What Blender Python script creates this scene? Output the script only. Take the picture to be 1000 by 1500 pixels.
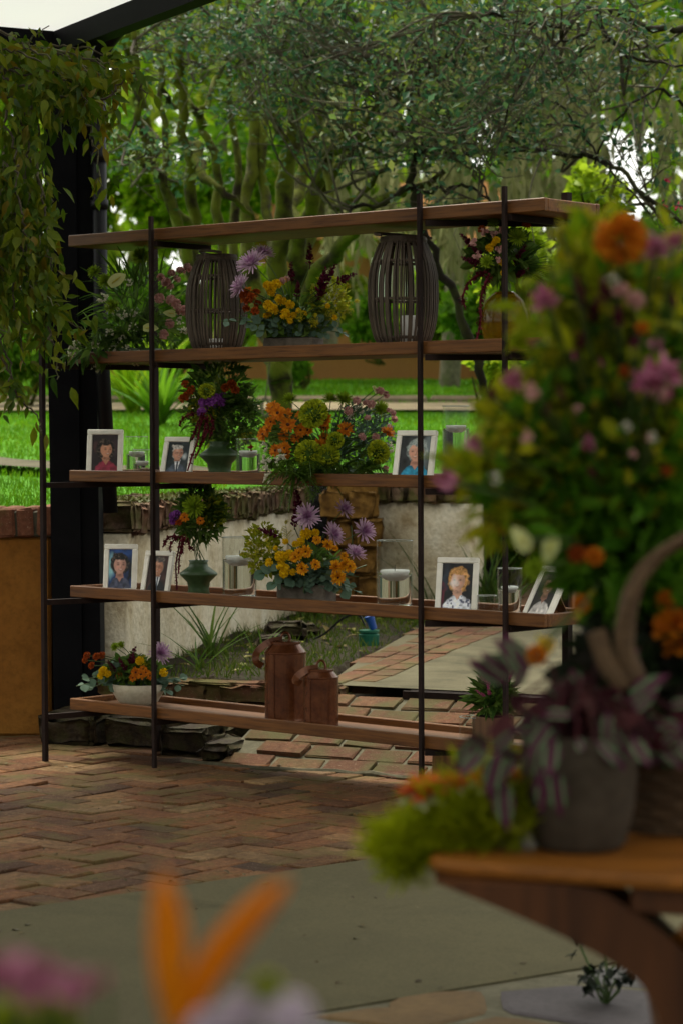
import bpy, math, random
import numpy as np
from mathutils import Vector, Matrix

random.seed(7)
rng = np.random.default_rng(11)
for o in list(bpy.data.objects):
    bpy.data.objects.remove(o, do_unlink=True)
scene = bpy.context.scene
COL = scene.collection
R = math.radians

# ------------------------------------------------------------------ camera, sky, sun, exposure
FPX, CAMZ, PITCH = 3542.0, 1.21, R(1.83)
cam_d = bpy.data.cameras.new('camera')
cam = bpy.data.objects.new('camera', cam_d); COL.objects.link(cam)
cam.location = (0, 0, CAMZ); cam.rotation_euler = (R(90) - PITCH, 0, 0)
cam_d.sensor_fit = 'VERTICAL'; cam_d.sensor_height = 36; cam_d.lens = 85
cam_d.clip_start = .05; cam_d.clip_end = 900
cam_d.dof.use_dof = True; cam_d.dof.focus_distance = 8.35; cam_d.dof.aperture_fstop = 4.8
scene.camera = cam

world = bpy.data.worlds.new('World'); scene.world = world; world.use_nodes = True
wn = world.node_tree.nodes; wl = world.node_tree.links; wn.clear()
SUN_EL, SUN_AZ = R(62), R(-24)         # the veiled sun stands behind the garden, left of the rack
sky_n = wn.new('ShaderNodeTexSky'); sky_n.sky_type = 'NISHITA'; sky_n.sun_disc = False
sky_n.sun_elevation = SUN_EL; sky_n.sun_rotation = SUN_AZ
sky_n.dust_density = 4.0; sky_n.air_density = 1.0
hs = wn.new('ShaderNodeHueSaturation'); hs.inputs['Saturation'].default_value = .12
bg = wn.new('ShaderNodeBackground'); bg.inputs[1].default_value = .15
wo = wn.new('ShaderNodeOutputWorld')
wl.new(sky_n.outputs[0], hs.inputs['Color']); wl.new(hs.outputs[0], bg.inputs[0]); wl.new(bg.outputs[0], wo.inputs[0])

sun_d = bpy.data.lights.new('sun', 'SUN'); sun_d.energy = 1.5; sun_d.angle = R(12); sun_d.color = (1, .93, .82)
sun = bpy.data.objects.new('sun', sun_d); COL.objects.link(sun)
sdir = Vector((math.sin(SUN_AZ) * math.cos(SUN_EL), math.cos(SUN_AZ) * math.cos(SUN_EL), math.sin(SUN_EL)))
sun.rotation_euler = sdir.to_track_quat('Z', 'Y').to_euler(); sun.location = (6, 10, 20)

scene.view_settings.view_transform = 'Standard'; scene.view_settings.look = 'None'
scene.view_settings.exposure = 1.42; scene.view_settings.gamma = 1
scene.view_settings.use_curve_mapping = False
scene.view_settings.use_white_balance = True; scene.view_settings.white_balance_temperature = 6900; scene.view_settings.white_balance_tint = 4
scene.render.engine = 'CYCLES'
cy = scene.cycles
cy.use_denoising = True
try: cy.denoiser = 'OPENIMAGEDENOISE'
except Exception: pass
cy.max_bounces = 10; cy.transparent_max_bounces = 24; cy.transmission_bounces = 10
cy.diffuse_bounces = 4; cy.glossy_bounces = 4
cy.caustics_reflective = False; cy.caustics_refractive = True
cy.sample_clamp_indirect = 8

# ------------------------------------------------------------------ helpers
def PX(px, py, Y):
    """world point on the ray of photo pixel (px, py) at distance Y"""
    a = (px - 500) / FPX; b = (750 - py) / FPX
    dy = math.cos(PITCH) + b * math.sin(PITCH); dz = -math.sin(PITCH) + b * math.cos(PITCH)
    t = Y / dy
    return Vector((a * t, Y, CAMZ + dz * t))

def FL(px, py, z=0.0):
    a = (px - 500) / FPX; b = (750 - py) / FPX
    dy = math.cos(PITCH) + b * math.sin(PITCH); dz = -math.sin(PITCH) + b * math.cos(PITCH)
    t = (z - CAMZ) / dz
    return Vector((a * t, dy * t, z))

def nrm(a):
    a = np.asarray(a, float)
    n = np.linalg.norm(a, axis=-1, keepdims=True); n[n == 0] = 1
    return a / n

def frames(d, up=None, roll=None):
    """(n,3) directions -> (n,3,3) matrices with columns side, along, normal"""
    d = nrm(d); n = len(d)
    if up is None: up = np.tile(np.array([0, 0, 1.0]), (n, 1))
    s = np.cross(d, up); bad = np.linalg.norm(s, axis=1) < 1e-4
    s[bad] = np.array([1.0, 0, 0]); s = nrm(s)
    m = np.cross(s, d)
    if roll is not None:
        c, sn = np.cos(roll)[:, None], np.sin(roll)[:, None]
        s, m = s * c + m * sn, m * c - s * sn
    return np.stack([s, d, m], axis=2)

class Geo:
    def __init__(self): self.V = []; self.F = []; self.n = 0
    def add(self, v, f, mat=0):
        v = np.asarray(v, float).reshape(-1, 3)
        groups = {}
        for q in f: groups.setdefault(len(q), []).append(q)
        for k, qs in groups.items(): self.F.append((np.asarray(qs, int) + self.n, mat))
        self.V.append(v); self.n += len(v); return self
    def inst(self, tmpl, Rm, T, S, mat=None):
        """copies of a template (verts, [(faces, mat)]) at (n,3,3) x scale (n,) or (n,3) + (n,3)"""
        tv, tf = tmpl; T = np.asarray(T, float); n = len(T)
        if n == 0: return self
        S = np.asarray(S, float)
        if S.ndim == 0: S = np.full(n, float(S))
        if S.ndim == 1: S = np.repeat(S[:, None], 3, 1)
        loc = tv[None] * S[:, None, :]
        v = np.einsum('nij,nkj->nki', Rm, loc) + T[:, None, :]
        m = len(tv); off = (np.arange(n) * m)[:, None, None] + self.n
        for fa, mi in tf:
            self.F.append(((fa[None] + off).reshape(-1, fa.shape[1]), mi if mat is None else mat))
        self.V.append(v.reshape(-1, 3)); self.n += n * m; return self
    def box(self, c, s, rot=None, mat=0, taper=1.0):
        x, y, z = [q / 2 for q in s]; t = taper
        v = np.array([(-x, -y, -z), (x, -y, -z), (x, y, -z), (-x, y, -z), (-x * t, -y * t, z), (x * t, -y * t, z), (x * t, y * t, z), (-x * t, y * t, z)])
        if rot is not None: v = v @ np.asarray(rot).T
        return self.add(v + np.asarray(c, float), [(0, 3, 2, 1), (4, 5, 6, 7), (0, 1, 5, 4), (1, 2, 6, 5), (2, 3, 7, 6), (3, 0, 4, 7)], mat)
    def bbox(self, c, s, b=.003, rot=None, mat=0):
        """box with chamfered edges"""
        x, y, z = [q / 2 for q in s]; b = min(b, x * .9, y * .9, z * .9); v = []; f = []
        for sx in (-1, 1):
            for sy in (-1, 1):
                for sz in (-1, 1):
                    v += [(sx * x, sy * (y - b), sz * (z - b)), (sx * (x - b), sy * y, sz * (z - b)), (sx * (x - b), sy * (y - b), sz * z)]
        idx = lambda sx, sy, sz, k: ((sx > 0) * 4 + (sy > 0) * 2 + (sz > 0)) * 3 + k
        for s_ in (-1, 1):
            f.append([idx(s_, -1, -1, 0), idx(s_, 1, -1, 0), idx(s_, 1, 1, 0), idx(s_, -1, 1, 0)][::s_])
            f.append([idx(-1, s_, -1, 1), idx(-1, s_, 1, 1), idx(1, s_, 1, 1), idx(1, s_, -1, 1)][::s_])
            f.append([idx(-1, -1, s_, 2), idx(1, -1, s_, 2), idx(1, 1, s_, 2), idx(-1, 1, s_, 2)][::s_])
        for a in (-1, 1):
            for c_ in (-1, 1):
                f.append([idx(a, c_, -1, 0), idx(a, c_, 1, 0), idx(a, c_, 1, 1), idx(a, c_, -1, 1)][::a * c_])
                f.append([idx(a, -1, c_, 0), idx(a, -1, c_, 2), idx(a, 1, c_, 2), idx(a, 1, c_, 0)][::a * c_])
                f.append([idx(-1, a, c_, 1), idx(1, a, c_, 1), idx(1, a, c_, 2), idx(-1, a, c_, 2)][::a * c_])
                for e in (-1, 1): f.append([idx(a, c_, e, 0), idx(a, c_, e, 1), idx(a, c_, e, 2)][::a * c_ * e])
        v = np.array(v)
        if rot is not None: v = v @ np.asarray(rot).T
        return self.add(v + np.asarray(c, float), f, mat)
    def tube(self, pts, rad, n=6, mat=0, cap=True):
        pts = np.asarray(pts, float); m = len(pts)
        rad = np.full(m, rad) if np.isscalar(rad) else np.asarray(rad, float)
        t = nrm(np.gradient(pts, axis=0)); ref = np.array([.31, .2, .93])
        if abs(t[0] @ ref) > .9: ref = np.array([1., 0, 0])
        s = nrm(np.cross(t, ref)); u = np.cross(s, t)
        a = np.arange(n) / n * 2 * math.pi
        v = pts[:, None] + rad[:, None, None] * (np.cos(a)[None, :, None] * s[:, None] + np.sin(a)[None, :, None] * u[:, None])
        i = np.arange(m - 1)[:, None] * n; j = np.arange(n)[None]; k = (np.arange(n) + 1)[None] % n
        f = np.stack([i + j, i + n + j, i + n + k, i + k], -1).reshape(-1, 4)
        self.F.append((f + self.n, mat))
        if cap:
            self.F.append((np.arange(n)[None] + self.n, mat)); self.F.append(((np.arange(n)[::-1] + (m - 1) * n)[None] + self.n, mat))
        self.V.append(v.reshape(-1, 3)); self.n += m * n; return self
    def lathe(self, prof, n=32, c=(0, 0, 0), mat=0, rot=None, wob=0):
        prof = np.asarray(prof, float); m = len(prof); a = np.arange(n) / n * 2 * math.pi
        r = prof[:, 0][:, None] * (1 + wob * np.sin(3 * a + prof[:, 1][:, None] * 20)[..., :] if wob else np.ones((1, n)))
        v = np.stack([r * np.cos(a), r * np.sin(a), np.repeat(prof[:, 1][:, None], n, 1)], -1).reshape(-1, 3)
        if rot is not None: v = v @ np.asarray(rot).T
        i = np.arange(m - 1)[:, None] * n; j = np.arange(n)[None]; k = (np.arange(n) + 1)[None] % n
        f = np.stack([i + j, i + k, i + n + k, i + n + j], -1).reshape(-1, 4)
        return self.add(v + np.asarray(c, float), f.tolist(), mat)
    def tmpl(self):
        return np.concatenate(self.V), [(f, m) for f, m in self.F]
    def mesh(self, name, mats, smooth=False):
        me = bpy.data.meshes.new(name)
        if self.n:
            v = np.concatenate(self.V)
            me.vertices.add(len(v)); me.vertices.foreach_set('co', v.ravel())
            lt = np.concatenate([np.full(len(f), f.shape[1]) for f, _ in self.F])
            lp = np.concatenate([f.ravel() for f, _ in self.F])
            mi = np.concatenate([np.full(len(f), m) for f, m in self.F])
            me.loops.add(len(lp)); me.loops.foreach_set('vertex_index', lp.astype(np.int32))
            me.polygons.add(len(lt))
            me.polygons.foreach_set('loop_start', np.concatenate([[0], np.cumsum(lt)[:-1]]).astype(np.int32))
            me.polygons.foreach_set('material_index', mi.astype(np.int32))
            me.polygons.foreach_set('use_smooth', np.full(len(lt), smooth))
            me.update(calc_edges=True); me.validate()
        for m in (mats if isinstance(mats, (list, tuple)) else [mats]): me.materials.append(m)
        return me
    def build(self, name, mats, parent=None, smooth=False, origin=None, kind=None, label=None):
        if origin is not None: self.V = [v - np.asarray(origin, float) for v in self.V]
        o = obj(name, self.mesh(name, mats, smooth), parent)
        if origin is not None and parent is None: o.location = origin
        if kind: o['kind'] = kind
        if label: o['label'] = label
        return o

def roughen(me, cuts=3, amp=.006, f=14.0, seed=0):
    """break a clean block up: finer faces pushed about by noise"""
    import bmesh
    from mathutils import noise as mn_
    bm = bmesh.new(); bm.from_mesh(me); bmesh.ops.subdivide_edges(bm, edges=[e for e in bm.edges if e.calc_length() > .03], cuts=cuts, use_grid_fill=True); bm.normal_update()
    for v in bm.verts:
        q = v.co * f + Vector((seed * 7.3, seed * 3.1, 0)); v.co += v.normal * (mn_.noise(q) * amp + mn_.noise(q * 3.1) * amp * .45) + Vector((mn_.noise(q + Vector((9, 0, 0))), mn_.noise(q + Vector((0, 9, 0))), 0)) * amp * .6
    bm.to_mesh(me); bm.free(); me.polygons.foreach_set('use_smooth', [True] * len(me.polygons)); me.update()
def obj(name, me, parent=None, loc=None, rot=None, scale=None):
    o = bpy.data.objects.new(name, me); COL.objects.link(o)
    if parent is not None: o.parent = parent
    if loc is not None: o.location = loc
    if rot is not None:
        if isinstance(rot, Matrix): o.rotation_euler = rot.to_3x3().to_euler()
        else: o.rotation_euler = rot
    if scale is not None: o.scale = (scale,) * 3 if np.isscalar(scale) else scale
    return o

def tag(o, label=None, cat=None, group=None, kind=None):
    if label: o['label'] = label
    if cat: o['category'] = cat
    if group: o['group'] = group
    if kind: o['kind'] = kind
    return o

def thing(name, label, cat, loc=(0, 0, 0), rotz=0, group=None):
    o = bpy.data.objects.new(name, None); COL.objects.link(o); o.empty_display_size = .05
    o.location = loc; o.rotation_euler = (0, 0, rotz)
    return tag(o, label, cat, group)

def rmat(cols): return Matrix([[cols[j][i] for j in range(3)] for i in range(3)])
def rz(a): c, s = math.cos(a), math.sin(a); return np.array([[c, -s, 0], [s, c, 0], [0, 0, 1.0]])
def rx(a): c, s = math.cos(a), math.sin(a); return np.array([[1, 0, 0], [0, c, -s], [0, s, c.real]])
def ry(a): c, s = math.cos(a), math.sin(a); return np.array([[c, 0, s], [0, 1.0, 0], [-s, 0, c]])

def smooth_path(pts, n=24):
    """Catmull-Rom through the points"""
    p = np.asarray(pts, float); p = np.vstack([2 * p[0] - p[1], p, 2 * p[-1] - p[-2]])
    out = []; k = len(p) - 3; per = max(2, n // k)
    for i in range(k):
        a, b, c, d = p[i:i + 4]
        for t in np.linspace(0, 1, per, endpoint=False):
            out.append(.5 * (2 * b + (c - a) * t + (2 * a - 5 * b + 4 * c - d) * t * t + (3 * b - a - 3 * c + d) * t ** 3))
    out.append(p[-2]); return np.array(out)

# ------------------------------------------------------------------ materials
def srgb(h):
    c = [int(h[i:i + 2], 16) / 255 for i in (0, 2, 4)]
    return tuple(x / 12.92 if x <= .04045 else ((x + .055) / 1.055) ** 2.4 for x in c)

class NT:
    def __init__(self, name):
        self.m = bpy.data.materials.new(name); self.m.use_nodes = True
        self.t = self.m.node_tree; self.t.nodes.clear()
        self.out = self.n('ShaderNodeOutputMaterial')
    def n(self, ty, **kw):
        x = self.t.nodes.new(ty)
        for k, v in kw.items(): setattr(x, k, v)
        return x
    def l(self, a, b): self.t.links.new(a, b)
    def coords(self, scale=(1, 1, 1), rot=(0, 0, 0)):
        tc = self.n('ShaderNodeTexCoord'); mp = self.n('ShaderNodeMapping')
        mp.inputs['Scale'].default_value = scale; mp.inputs['Rotation'].default_value = rot
        self.l(tc.outputs['Object'], mp.inputs[0]); return mp.outputs[0]
    def noise(self, vec, scale, detail=4, rough=.55, dist=0):
        x = self.n('ShaderNodeTexNoise'); x.inputs['Scale'].default_value = scale; x.inputs['Detail'].default_value = detail
        x.inputs['Roughness'].default_value = rough; x.inputs['Distortion'].default_value = dist
        if vec is not None: self.l(vec, x.inputs['Vector'])
        return x.outputs['Fac']
    def ramp(self, fac, stops, interp='LINEAR'):
        r = self.n('ShaderNodeValToRGB'); r.color_ramp.interpolation = interp
        e = r.color_ramp.elements
        while len(e) > 1: e.remove(e[-1])
        for i, (p, c) in enumerate(stops):
            q = e[0] if i == 0 else e.new(p)
            q.position = p; q.color = (*c, 1) if not np.isscalar(c) else (c, c, c, 1)
        self.l(fac, r.inputs[0]); return r.outputs[0]
    def mix(self, fac, a, b, mode='MIX'):
        x = self.n('ShaderNodeMix', data_type='RGBA', blend_type=mode)
        for sock, v in ((x.inputs[0], fac), (x.inputs[6], a), (x.inputs[7], b)):
            if hasattr(v, 'is_linked') or isinstance(v, bpy.types.NodeSocket): self.l(v, sock)
            elif np.isscalar(v): sock.default_value = v
            else: sock.default_value = (*v, 1)
        return x.outputs[2]
    def math(self, op, a, b=None):
        x = self.n('ShaderNodeMath', operation=op)
        for i, v in enumerate((a, b)):
            if v is None: continue
            if isinstance(v, bpy.types.NodeSocket): self.l(v, x.inputs[i])
            else: x.inputs[i].default_value = v
        return x.outputs[0]
    def rand(self):
        """0..1, another value for every object and every loose piece of a mesh"""
        g = self.n('ShaderNodeNewGeometry'); oi = self.n('ShaderNodeObjectInfo')
        return self.math('FRACT', self.math('ADD', g.outputs['Random Per Island'], oi.outputs['Random']))
    def bump(self, h, strength=.3, dist=.01):
        b = self.n('ShaderNodeBump'); b.inputs['Strength'].default_value = strength; b.inputs['Distance'].default_value = dist
        self.l(h, b.inputs['Height']); return b.outputs[0]
    def bsdf(self, color, rough=.6, normal=None, spec=.4, metal=0, **kw):
        b = self.n('ShaderNodeBsdfPrincipled')
        if isinstance(color, bpy.types.NodeSocket): self.l(color, b.inputs['Base Color'])
        else: b.inputs['Base Color'].default_value = (*color, 1)
        if isinstance(rough, bpy.types.NodeSocket): self.l(rough, b.inputs['Roughness'])
        else: b.inputs['Roughness'].default_value = rough
        b.inputs['Specular IOR Level'].default_value = spec * .6; b.inputs['Metallic'].default_value = metal
        for k, v in kw.items(): b.inputs[k].default_value = v
        if normal is not None: self.l(normal, b.inputs['Normal'])
        self.l(b.outputs[0], self.out.inputs[0]); return b

def mul(c, k): return tuple(min(1, x * k) for x in c)

def m_leaf(name, cols, trans=.35, rough=.55, spec=.18, nscale=3.0, namt=.4):
    """leaf material: a colour per leaf from the list, thin and partly translucent"""
    t = NT(name); r = t.rand(); n = len(cols)
    c = t.ramp(r, [(i / max(1, n - 1), q) for i, q in enumerate(cols)])
    v = t.noise(t.coords(), nscale, 3); c2 = t.mix(t.ramp(v, [(.35, .0), (.65, namt)]), c, mul(cols[0], .6))
    b = t.bsdf(c2, rough, spec=spec)
    tr = t.n('ShaderNodeBsdfTranslucent'); t.l(c2, tr.inputs[0])
    mx = t.n('ShaderNodeMixShader'); mx.inputs[0].default_value = trans
    t.l(b.outputs[0], mx.inputs[1]); t.l(tr.outputs[0], mx.inputs[2]); t.l(mx.outputs[0], t.out.inputs[0])
    return t.m

def m_petal(name, a, b=None, trans=.25):
    t = NT(name); r = t.rand(); b = b or mul(a, .7)
    c = t.ramp(r, [(0, b), (1, a)])
    p = t.bsdf(c, .6, spec=.2); tr = t.n('ShaderNodeBsdfTranslucent'); t.l(c, tr.inputs[0])
    mx = t.n('ShaderNodeMixShader'); mx.inputs[0].default_value = trans
    t.l(p.outputs[0], mx.inputs[1]); t.l(tr.outputs[0], mx.inputs[2]); t.l(mx.outputs[0], t.out.inputs[0])
    return t.m

def m_wood(name, a, b, axis=0, rough=.5, scale=1):
    t = NT(name); sc = [26 * scale] * 3; sc[axis] = 1.6 * scale
    v = t.coords(sc); g = t.noise(v, 1.6, 6, .62, .4)
    c = t.ramp(g, [(.3, b), (.52, a), (.72, mul(a, 1.35))])
    big = t.noise(t.coords(), 2.2, 3); c = t.mix(t.ramp(big, [(.35, 0.), (.7, .45)]), c, mul(b, .7))
    c = t.mix(t.math('MULTIPLY', t.rand(), .35), c, mul(b, .8))
    t.bsdf(c, rough, t.bump(g, .25, .004), .35); return t.m

def m_rough(name, cols, scale=8, rough=.85, bump=.4, bd=.01, detail=6, spec=.25, fine=60, metal=0):
    """mottled stone, plaster, soil, rust"""
    t = NT(name); v = t.coords(); g = t.noise(v, scale, detail, .6, .3)
    n = len(cols); c = t.ramp(g, [(.28 + .44 * i / max(1, n - 1), q) for i, q in enumerate(cols)])
    f = t.noise(v, fine, 4, .6); c = t.mix(t.ramp(f, [(.3, .35), (.6, 0.)]), c, mul(cols[0], .5))
    h = t.math('ADD', g, t.math('MULTIPLY', f, .5))
    t.bsdf(c, rough, t.bump(h, bump, bd), spec, metal); return t.m

def m_brick(name, cols, moss=None, mossy=.5, rough=.85):
    t = NT(name); v = t.coords(); r = t.rand(); n = len(cols)
    c = t.ramp(r, [(i / max(1, n - 1), q) for i, q in enumerate(cols)])
    gv = t.n('ShaderNodeNewGeometry'); P = gv.outputs['Position']
    f = t.noise(P, 45, 5, .65); c = t.mix(t.ramp(f, [(.36, .55), (.62, 0.)]), c, mul(cols[0], .4))
    big = t.noise(P, 2.3, 4, .6); c = t.mix(t.ramp(big, [(.42, 0.), (.68, .6)]), c, mul(cols[0], .45))
    sp = t.noise(P, 190, 2); c = t.mix(t.ramp(sp, [(.64, 0.), (.72, .4)]), c, (.42, .34, .26))
    if moss is not None:
        g = t.noise(P, 5, 5, .65); c = t.mix(t.ramp(g, [(mossy - .08, 0.), (mossy + .1, .9)]), c, moss)
    t.bsdf(c, rough, t.bump(t.math('ADD', f, t.math('MULTIPLY', sp, .4)), .5, .006), .12); return t.m

def m_plain(name, c, rough=.5, spec=.4, metal=0, **kw):
    t = NT(name); v = t.coords(); g = t.noise(v, 30, 4)
    cc = t.mix(t.ramp(g, [(.35, 0.), (.7, .35)]), c, mul(c, .6))
    t.bsdf(cc, rough, None, spec, metal, **kw); return t.m

def m_thin_glass(name, tint=(1, 1, 1)):
    t = NT(name)
    tr = t.n('ShaderNodeBsdfTransparent'); tr.inputs[0].default_value = (*tint, 1)
    gl = t.n('ShaderNodeBsdfGlossy'); gl.inputs['Roughness'].default_value = .02
    fr = t.n('ShaderNodeLayerWeight'); fr.inputs[0].default_value = .5
    mx = t.n('ShaderNodeMixShader'); t.l(t.ramp(fr.outputs['Facing'], [(0, .03), (.6, .07), (.85, .25), (1, .8)]), mx.inputs[0]); t.l(tr.outputs[0], mx.inputs[1]); t.l(gl.outputs[0], mx.inputs[2])
    t.l(mx.outputs[0], t.out.inputs[0]); return t.m

def m_refr(name, c, ior, rough=0.0):
    t = NT(name); g = t.n('ShaderNodeBsdfGlass'); g.inputs[0].default_value = (*c, 1); g.inputs['IOR'].default_value = ior
    g.inputs['Roughness'].default_value = rough
    t.l(g.outputs[0], t.out.inputs[0]); return t.m

MT = {}
MT['shelf'] = m_wood('shelf_wood', (.165, .064, .015), (.06, .021, .006), 0, .5, 2.1)
MT['steel'] = m_rough('rack_steel', [(.010, .006, .005), (.024, .012, .009)], 20, .7, .1, .002, spec=.2)
MT['paver'] = m_brick('paver_brick', [(.055, .025, .014), (.19, .085, .034), (.12, .046, .020), (.18, .098, .044), (.085, .047, .025), (.21, .13, .062), (.13, .049, .021), (.05, .033, .022), (.16, .066, .028), (.15, .075, .034)], (.075, .060, .020), .57, .8)
MT['ramp'] = m_brick('ramp_brick', [(.115, .046, .024), (.135, .075, .038), (.085, .037, .022), (.125, .053, .028), (.09, .053, .031)], (.062, .058, .022), .53)
MT['mortar'] = m_rough('mortar', [(.045, .041, .029), (.085, .077, .054)], 9, .9, .5, .006)
MT['mortar_pale'] = m_rough('pale_mortar', [(.065, .058, .034), (.125, .112, .072)], 14, .9, .6, .008)
MT['concrete'] = m_rough('concrete', [(.050, .043, .022), (.086, .075, .041), (.074, .065, .036), (.105, .093, .054)], 1.9, .9, .3, .003, fine=140, spec=.1)
MT['concrete_warm'] = m_rough('worn_concrete', [(.034, .030, .013), (.075, .064, .033), (.095, .083, .046)], 5, .85, .4, .006, fine=120)
MT['stucco'] = m_rough('white_stucco', [(.24, .17, .085), (.50, .42, .28), (.60, .53, .39), (.64, .59, .46)], 4, .9, .8, .02, fine=42)
MT['ochre'] = m_rough('ochre_plaster', [(.13, .052, .008), (.20, .082, .014), (.24, .105, .018)], 4, .85, .5, .01, fine=50)
MT['ochre_stone'] = m_rough('ochre_stone', [(.05, .022, .005), (.15, .075, .016), (.22, .12, .028)], 14, .9, .8, .02, fine=40)
MT['coping'] = m_brick('mossy_coping_brick', [(.07, .038, .024), (.20, .095, .058), (.16, .10, .065), (.10, .06, .036)], (.05, .052, .012), .50)
MT['dark_stone'] = m_rough('damp_dark_stone', [(.006, .004, .002), (.028, .017, .008), (.030, .026, .007), (.055, .030, .014)], 12, .8, .8, .02)
MT['kerb'] = m_brick('kerb_brick', [(.09, .04, .022), (.13, .055, .03), (.07, .035, .022)], (.055, .052, .014), .5)
MT['soil'] = m_rough('bed_soil', [(.007, .005, .002), (.020, .013, .006), (.022, .022, .006)], 10, .95, .9, .03)
MT['black_paint'] = m_rough('black_paint', [(.003, .003, .004), (.007, .007, .008)], 6, .6, .15, .003, spec=.06)
MT['pvc'] = m_plain('black_pipe', (.006, .006, .007), .4, .22)
MT['grass_ground'] = m_rough('lawn_soil', [(.035, .12, .004), (.065, .21, .006), (.09, .25, .008)], 1.5, .9, .6, .03, fine=30)
MT['lawn'] = m_leaf('lawn_blade', [(.055, .16, .004), (.10, .26, .006), (.14, .32, .010), (.19, .29, .02)], .4, .6, nscale=.6, namt=.75)
MT['gravel'] = m_rough('sandy_path', [(.20, .155, .09), (.30, .24, .15)], 6, .9, .4, .01)
MT['terracotta'] = m_rough('terracotta_render', [(.24, .10, .03), (.33, .15, .05), (.30, .14, .05)], 2, .9, .3, .01)
MT['edging'] = m_rough('stone_edging', [(.15, .11, .07), (.24, .18, .12)], 4, .9, .4, .01)
def m_bark(name, dark, mossc, amt):
    t = NT(name); P = t.n('ShaderNodeNewGeometry').outputs['Position']
    f = t.noise(P, 26, 6, .7, .6); c = t.ramp(f, [(.3, mul(dark, .45)), (.6, dark), (.8, mul(dark, 2.0))])
    g = t.noise(P, 7, 5, .6); c = t.mix(t.ramp(g, [(amt - .1, 0.), (amt + .1, .95)]), c, mossc)
    t.bsdf(c, .9, t.bump(f, .7, .02), .2); return t.m
MT['bark'] = m_bark('mossy_bark', (.030, .022, .012), (.095, .11, .010), .47)
MT['bark_dark'] = m_bark('dark_bark', (.02, .016, .011), (.035, .04, .01), .6)
MT['bark_pale'] = m_bark('pale_bark', (.20, .17, .12), (.12, .13, .05), .6)
MT['twig'] = m_bark('lichen_twig', (.07, .058, .04), (.13, .13, .07), .56)
MT['leaf_teal'] = m_leaf('small_tree_leaf', [(.016, .054, .024), (.048, .125, .055), (.035, .105, .035), (.10, .20, .095), (.17, .23, .04), (.06, .13, .05), (.13, .16, .035), (.20, .24, .06)], .42, .45, .45, nscale=1.7, namt=.85)
MT['leaf_olive'] = m_leaf('olive_leaf', [(.10, .15, .010), (.18, .24, .018), (.25, .29, .03)], .55)
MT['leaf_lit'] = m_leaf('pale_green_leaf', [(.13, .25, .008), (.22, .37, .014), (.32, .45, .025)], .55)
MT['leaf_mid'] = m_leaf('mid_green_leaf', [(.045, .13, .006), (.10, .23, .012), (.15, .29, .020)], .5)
MT['leaf_yellow'] = m_leaf('yellow_green_leaf', [(.20, .30, .012), (.36, .46, .03), (.14, .26, .012)], .45)
MT['leaf_vine'] = m_leaf('vine_leaf', [(.022, .055, .003), (.085, .14, .006), (.045, .09, .004), (.13, .17, .008), (.17, .18, .010), (.06, .11, .006), (.18, .12, .008)], .45, .5, .3)
MT['strap'] = m_leaf('strap_leaf', [(.035, .075, .012), (.07, .13, .02), (.10, .15, .03)], .3, .45)
MT['moss_hang'] = m_leaf('hanging_moss', [(.12, .125, .05), (.2, .20, .09), (.26, .25, .13)], .45, .9, .05)
MT['green_a'] = m_leaf('arrangement_green', [(.035, .085, .012), (.08, .15, .022), (.12, .19, .035)], .4)
MT['green_y'] = m_leaf('lime_filler', [(.16, .20, .010), (.26, .29, .018), (.32, .31, .02)], .4)
MT['euca'] = m_leaf('eucalyptus_leaf', [(.07, .13, .085), (.13, .20, .145), (.09, .15, .10)], .25, .6)
MT['fern'] = m_leaf('fern_leaf', [(.06, .125, .012), (.11, .19, .022)], .4)
MT['stem'] = m_plain('green_stem', (.05, .085, .02), .6)
MT['white_paint'] = m_plain('white_frame_paint', (.84, .80, .71), .45)
MT['wax'] = m_plain('white_wax', (.80, .79, .76), .4, .3)
MT['wick'] = m_plain('wick', (.03, .025, .02), .9)
MT['glass'] = m_thin_glass('clear_glass', (.975, .985, .975))
MT['water'] = m_refr('water', (.98, .99, .985), 1.33)
t = NT('amber_glass'); a_ = t.n('ShaderNodeBsdfTransparent'); a_.inputs[0].default_value = (.72, .53, .17, 1); b_ = t.n('ShaderNodeBsdfTranslucent'); b_.inputs[0].default_value = (.42, .24, .03, 1)
m1 = t.n('ShaderNodeMixShader'); m1.inputs[0].default_value = .10; t.l(a_.outputs[0], m1.inputs[1]); t.l(b_.outputs[0], m1.inputs[2]); g_ = t.n('ShaderNodeBsdfGlossy'); g_.inputs['Roughness'].default_value = .05
f_ = t.n('ShaderNodeLayerWeight'); m2 = t.n('ShaderNodeMixShader'); t.l(t.ramp(f_.outputs['Facing'], [(0, .02), (.8, .06), (1, .35)]), m2.inputs[0]); t.l(m1.outputs[0], m2.inputs[1]); t.l(g_.outputs[0], m2.inputs[2]); t.l(m2.outputs[0], t.out.inputs[0]); MT['amber'] = t.m
MT['green_glaze'] = m_rough('green_glaze', [(.030, .060, .022), (.05, .09, .035)], 12, .4, .15, .003, spec=.5)
MT['bamboo'] = m_wood('bamboo_slat', (.10, .076, .056), (.05, .037, .028), 2, .7, 2)
MT['copper'] = m_rough('aged_copper', [(.035, .010, .004), (.11, .032, .011), (.15, .05, .018), (.22, .085, .035)], 9, .26, .25, .004, spec=.9, metal=.4)
MT['cement'] = m_rough('grey_cement', [(.045, .037, .028), (.10, .083, .064), (.135, .115, .095)], 18, .85, .4, .005)
MT['cream'] = m_rough('cream_ceramic', [(.42, .37, .27), (.52, .47, .36)], 9, .5, .15, .003)
MT['wood_box'] = m_wood('planter_wood', (.17, .09, .045), (.09, .045, .025), 2, .7)
MT['table'] = m_wood('table_wood', (.25, .088, .012), (.13, .045, .007), 0, .45)
MT['table_dark'] = m_wood('dark_table_wood', (.085, .029, .009), (.04, .014, .005), 2, .5)
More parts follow.
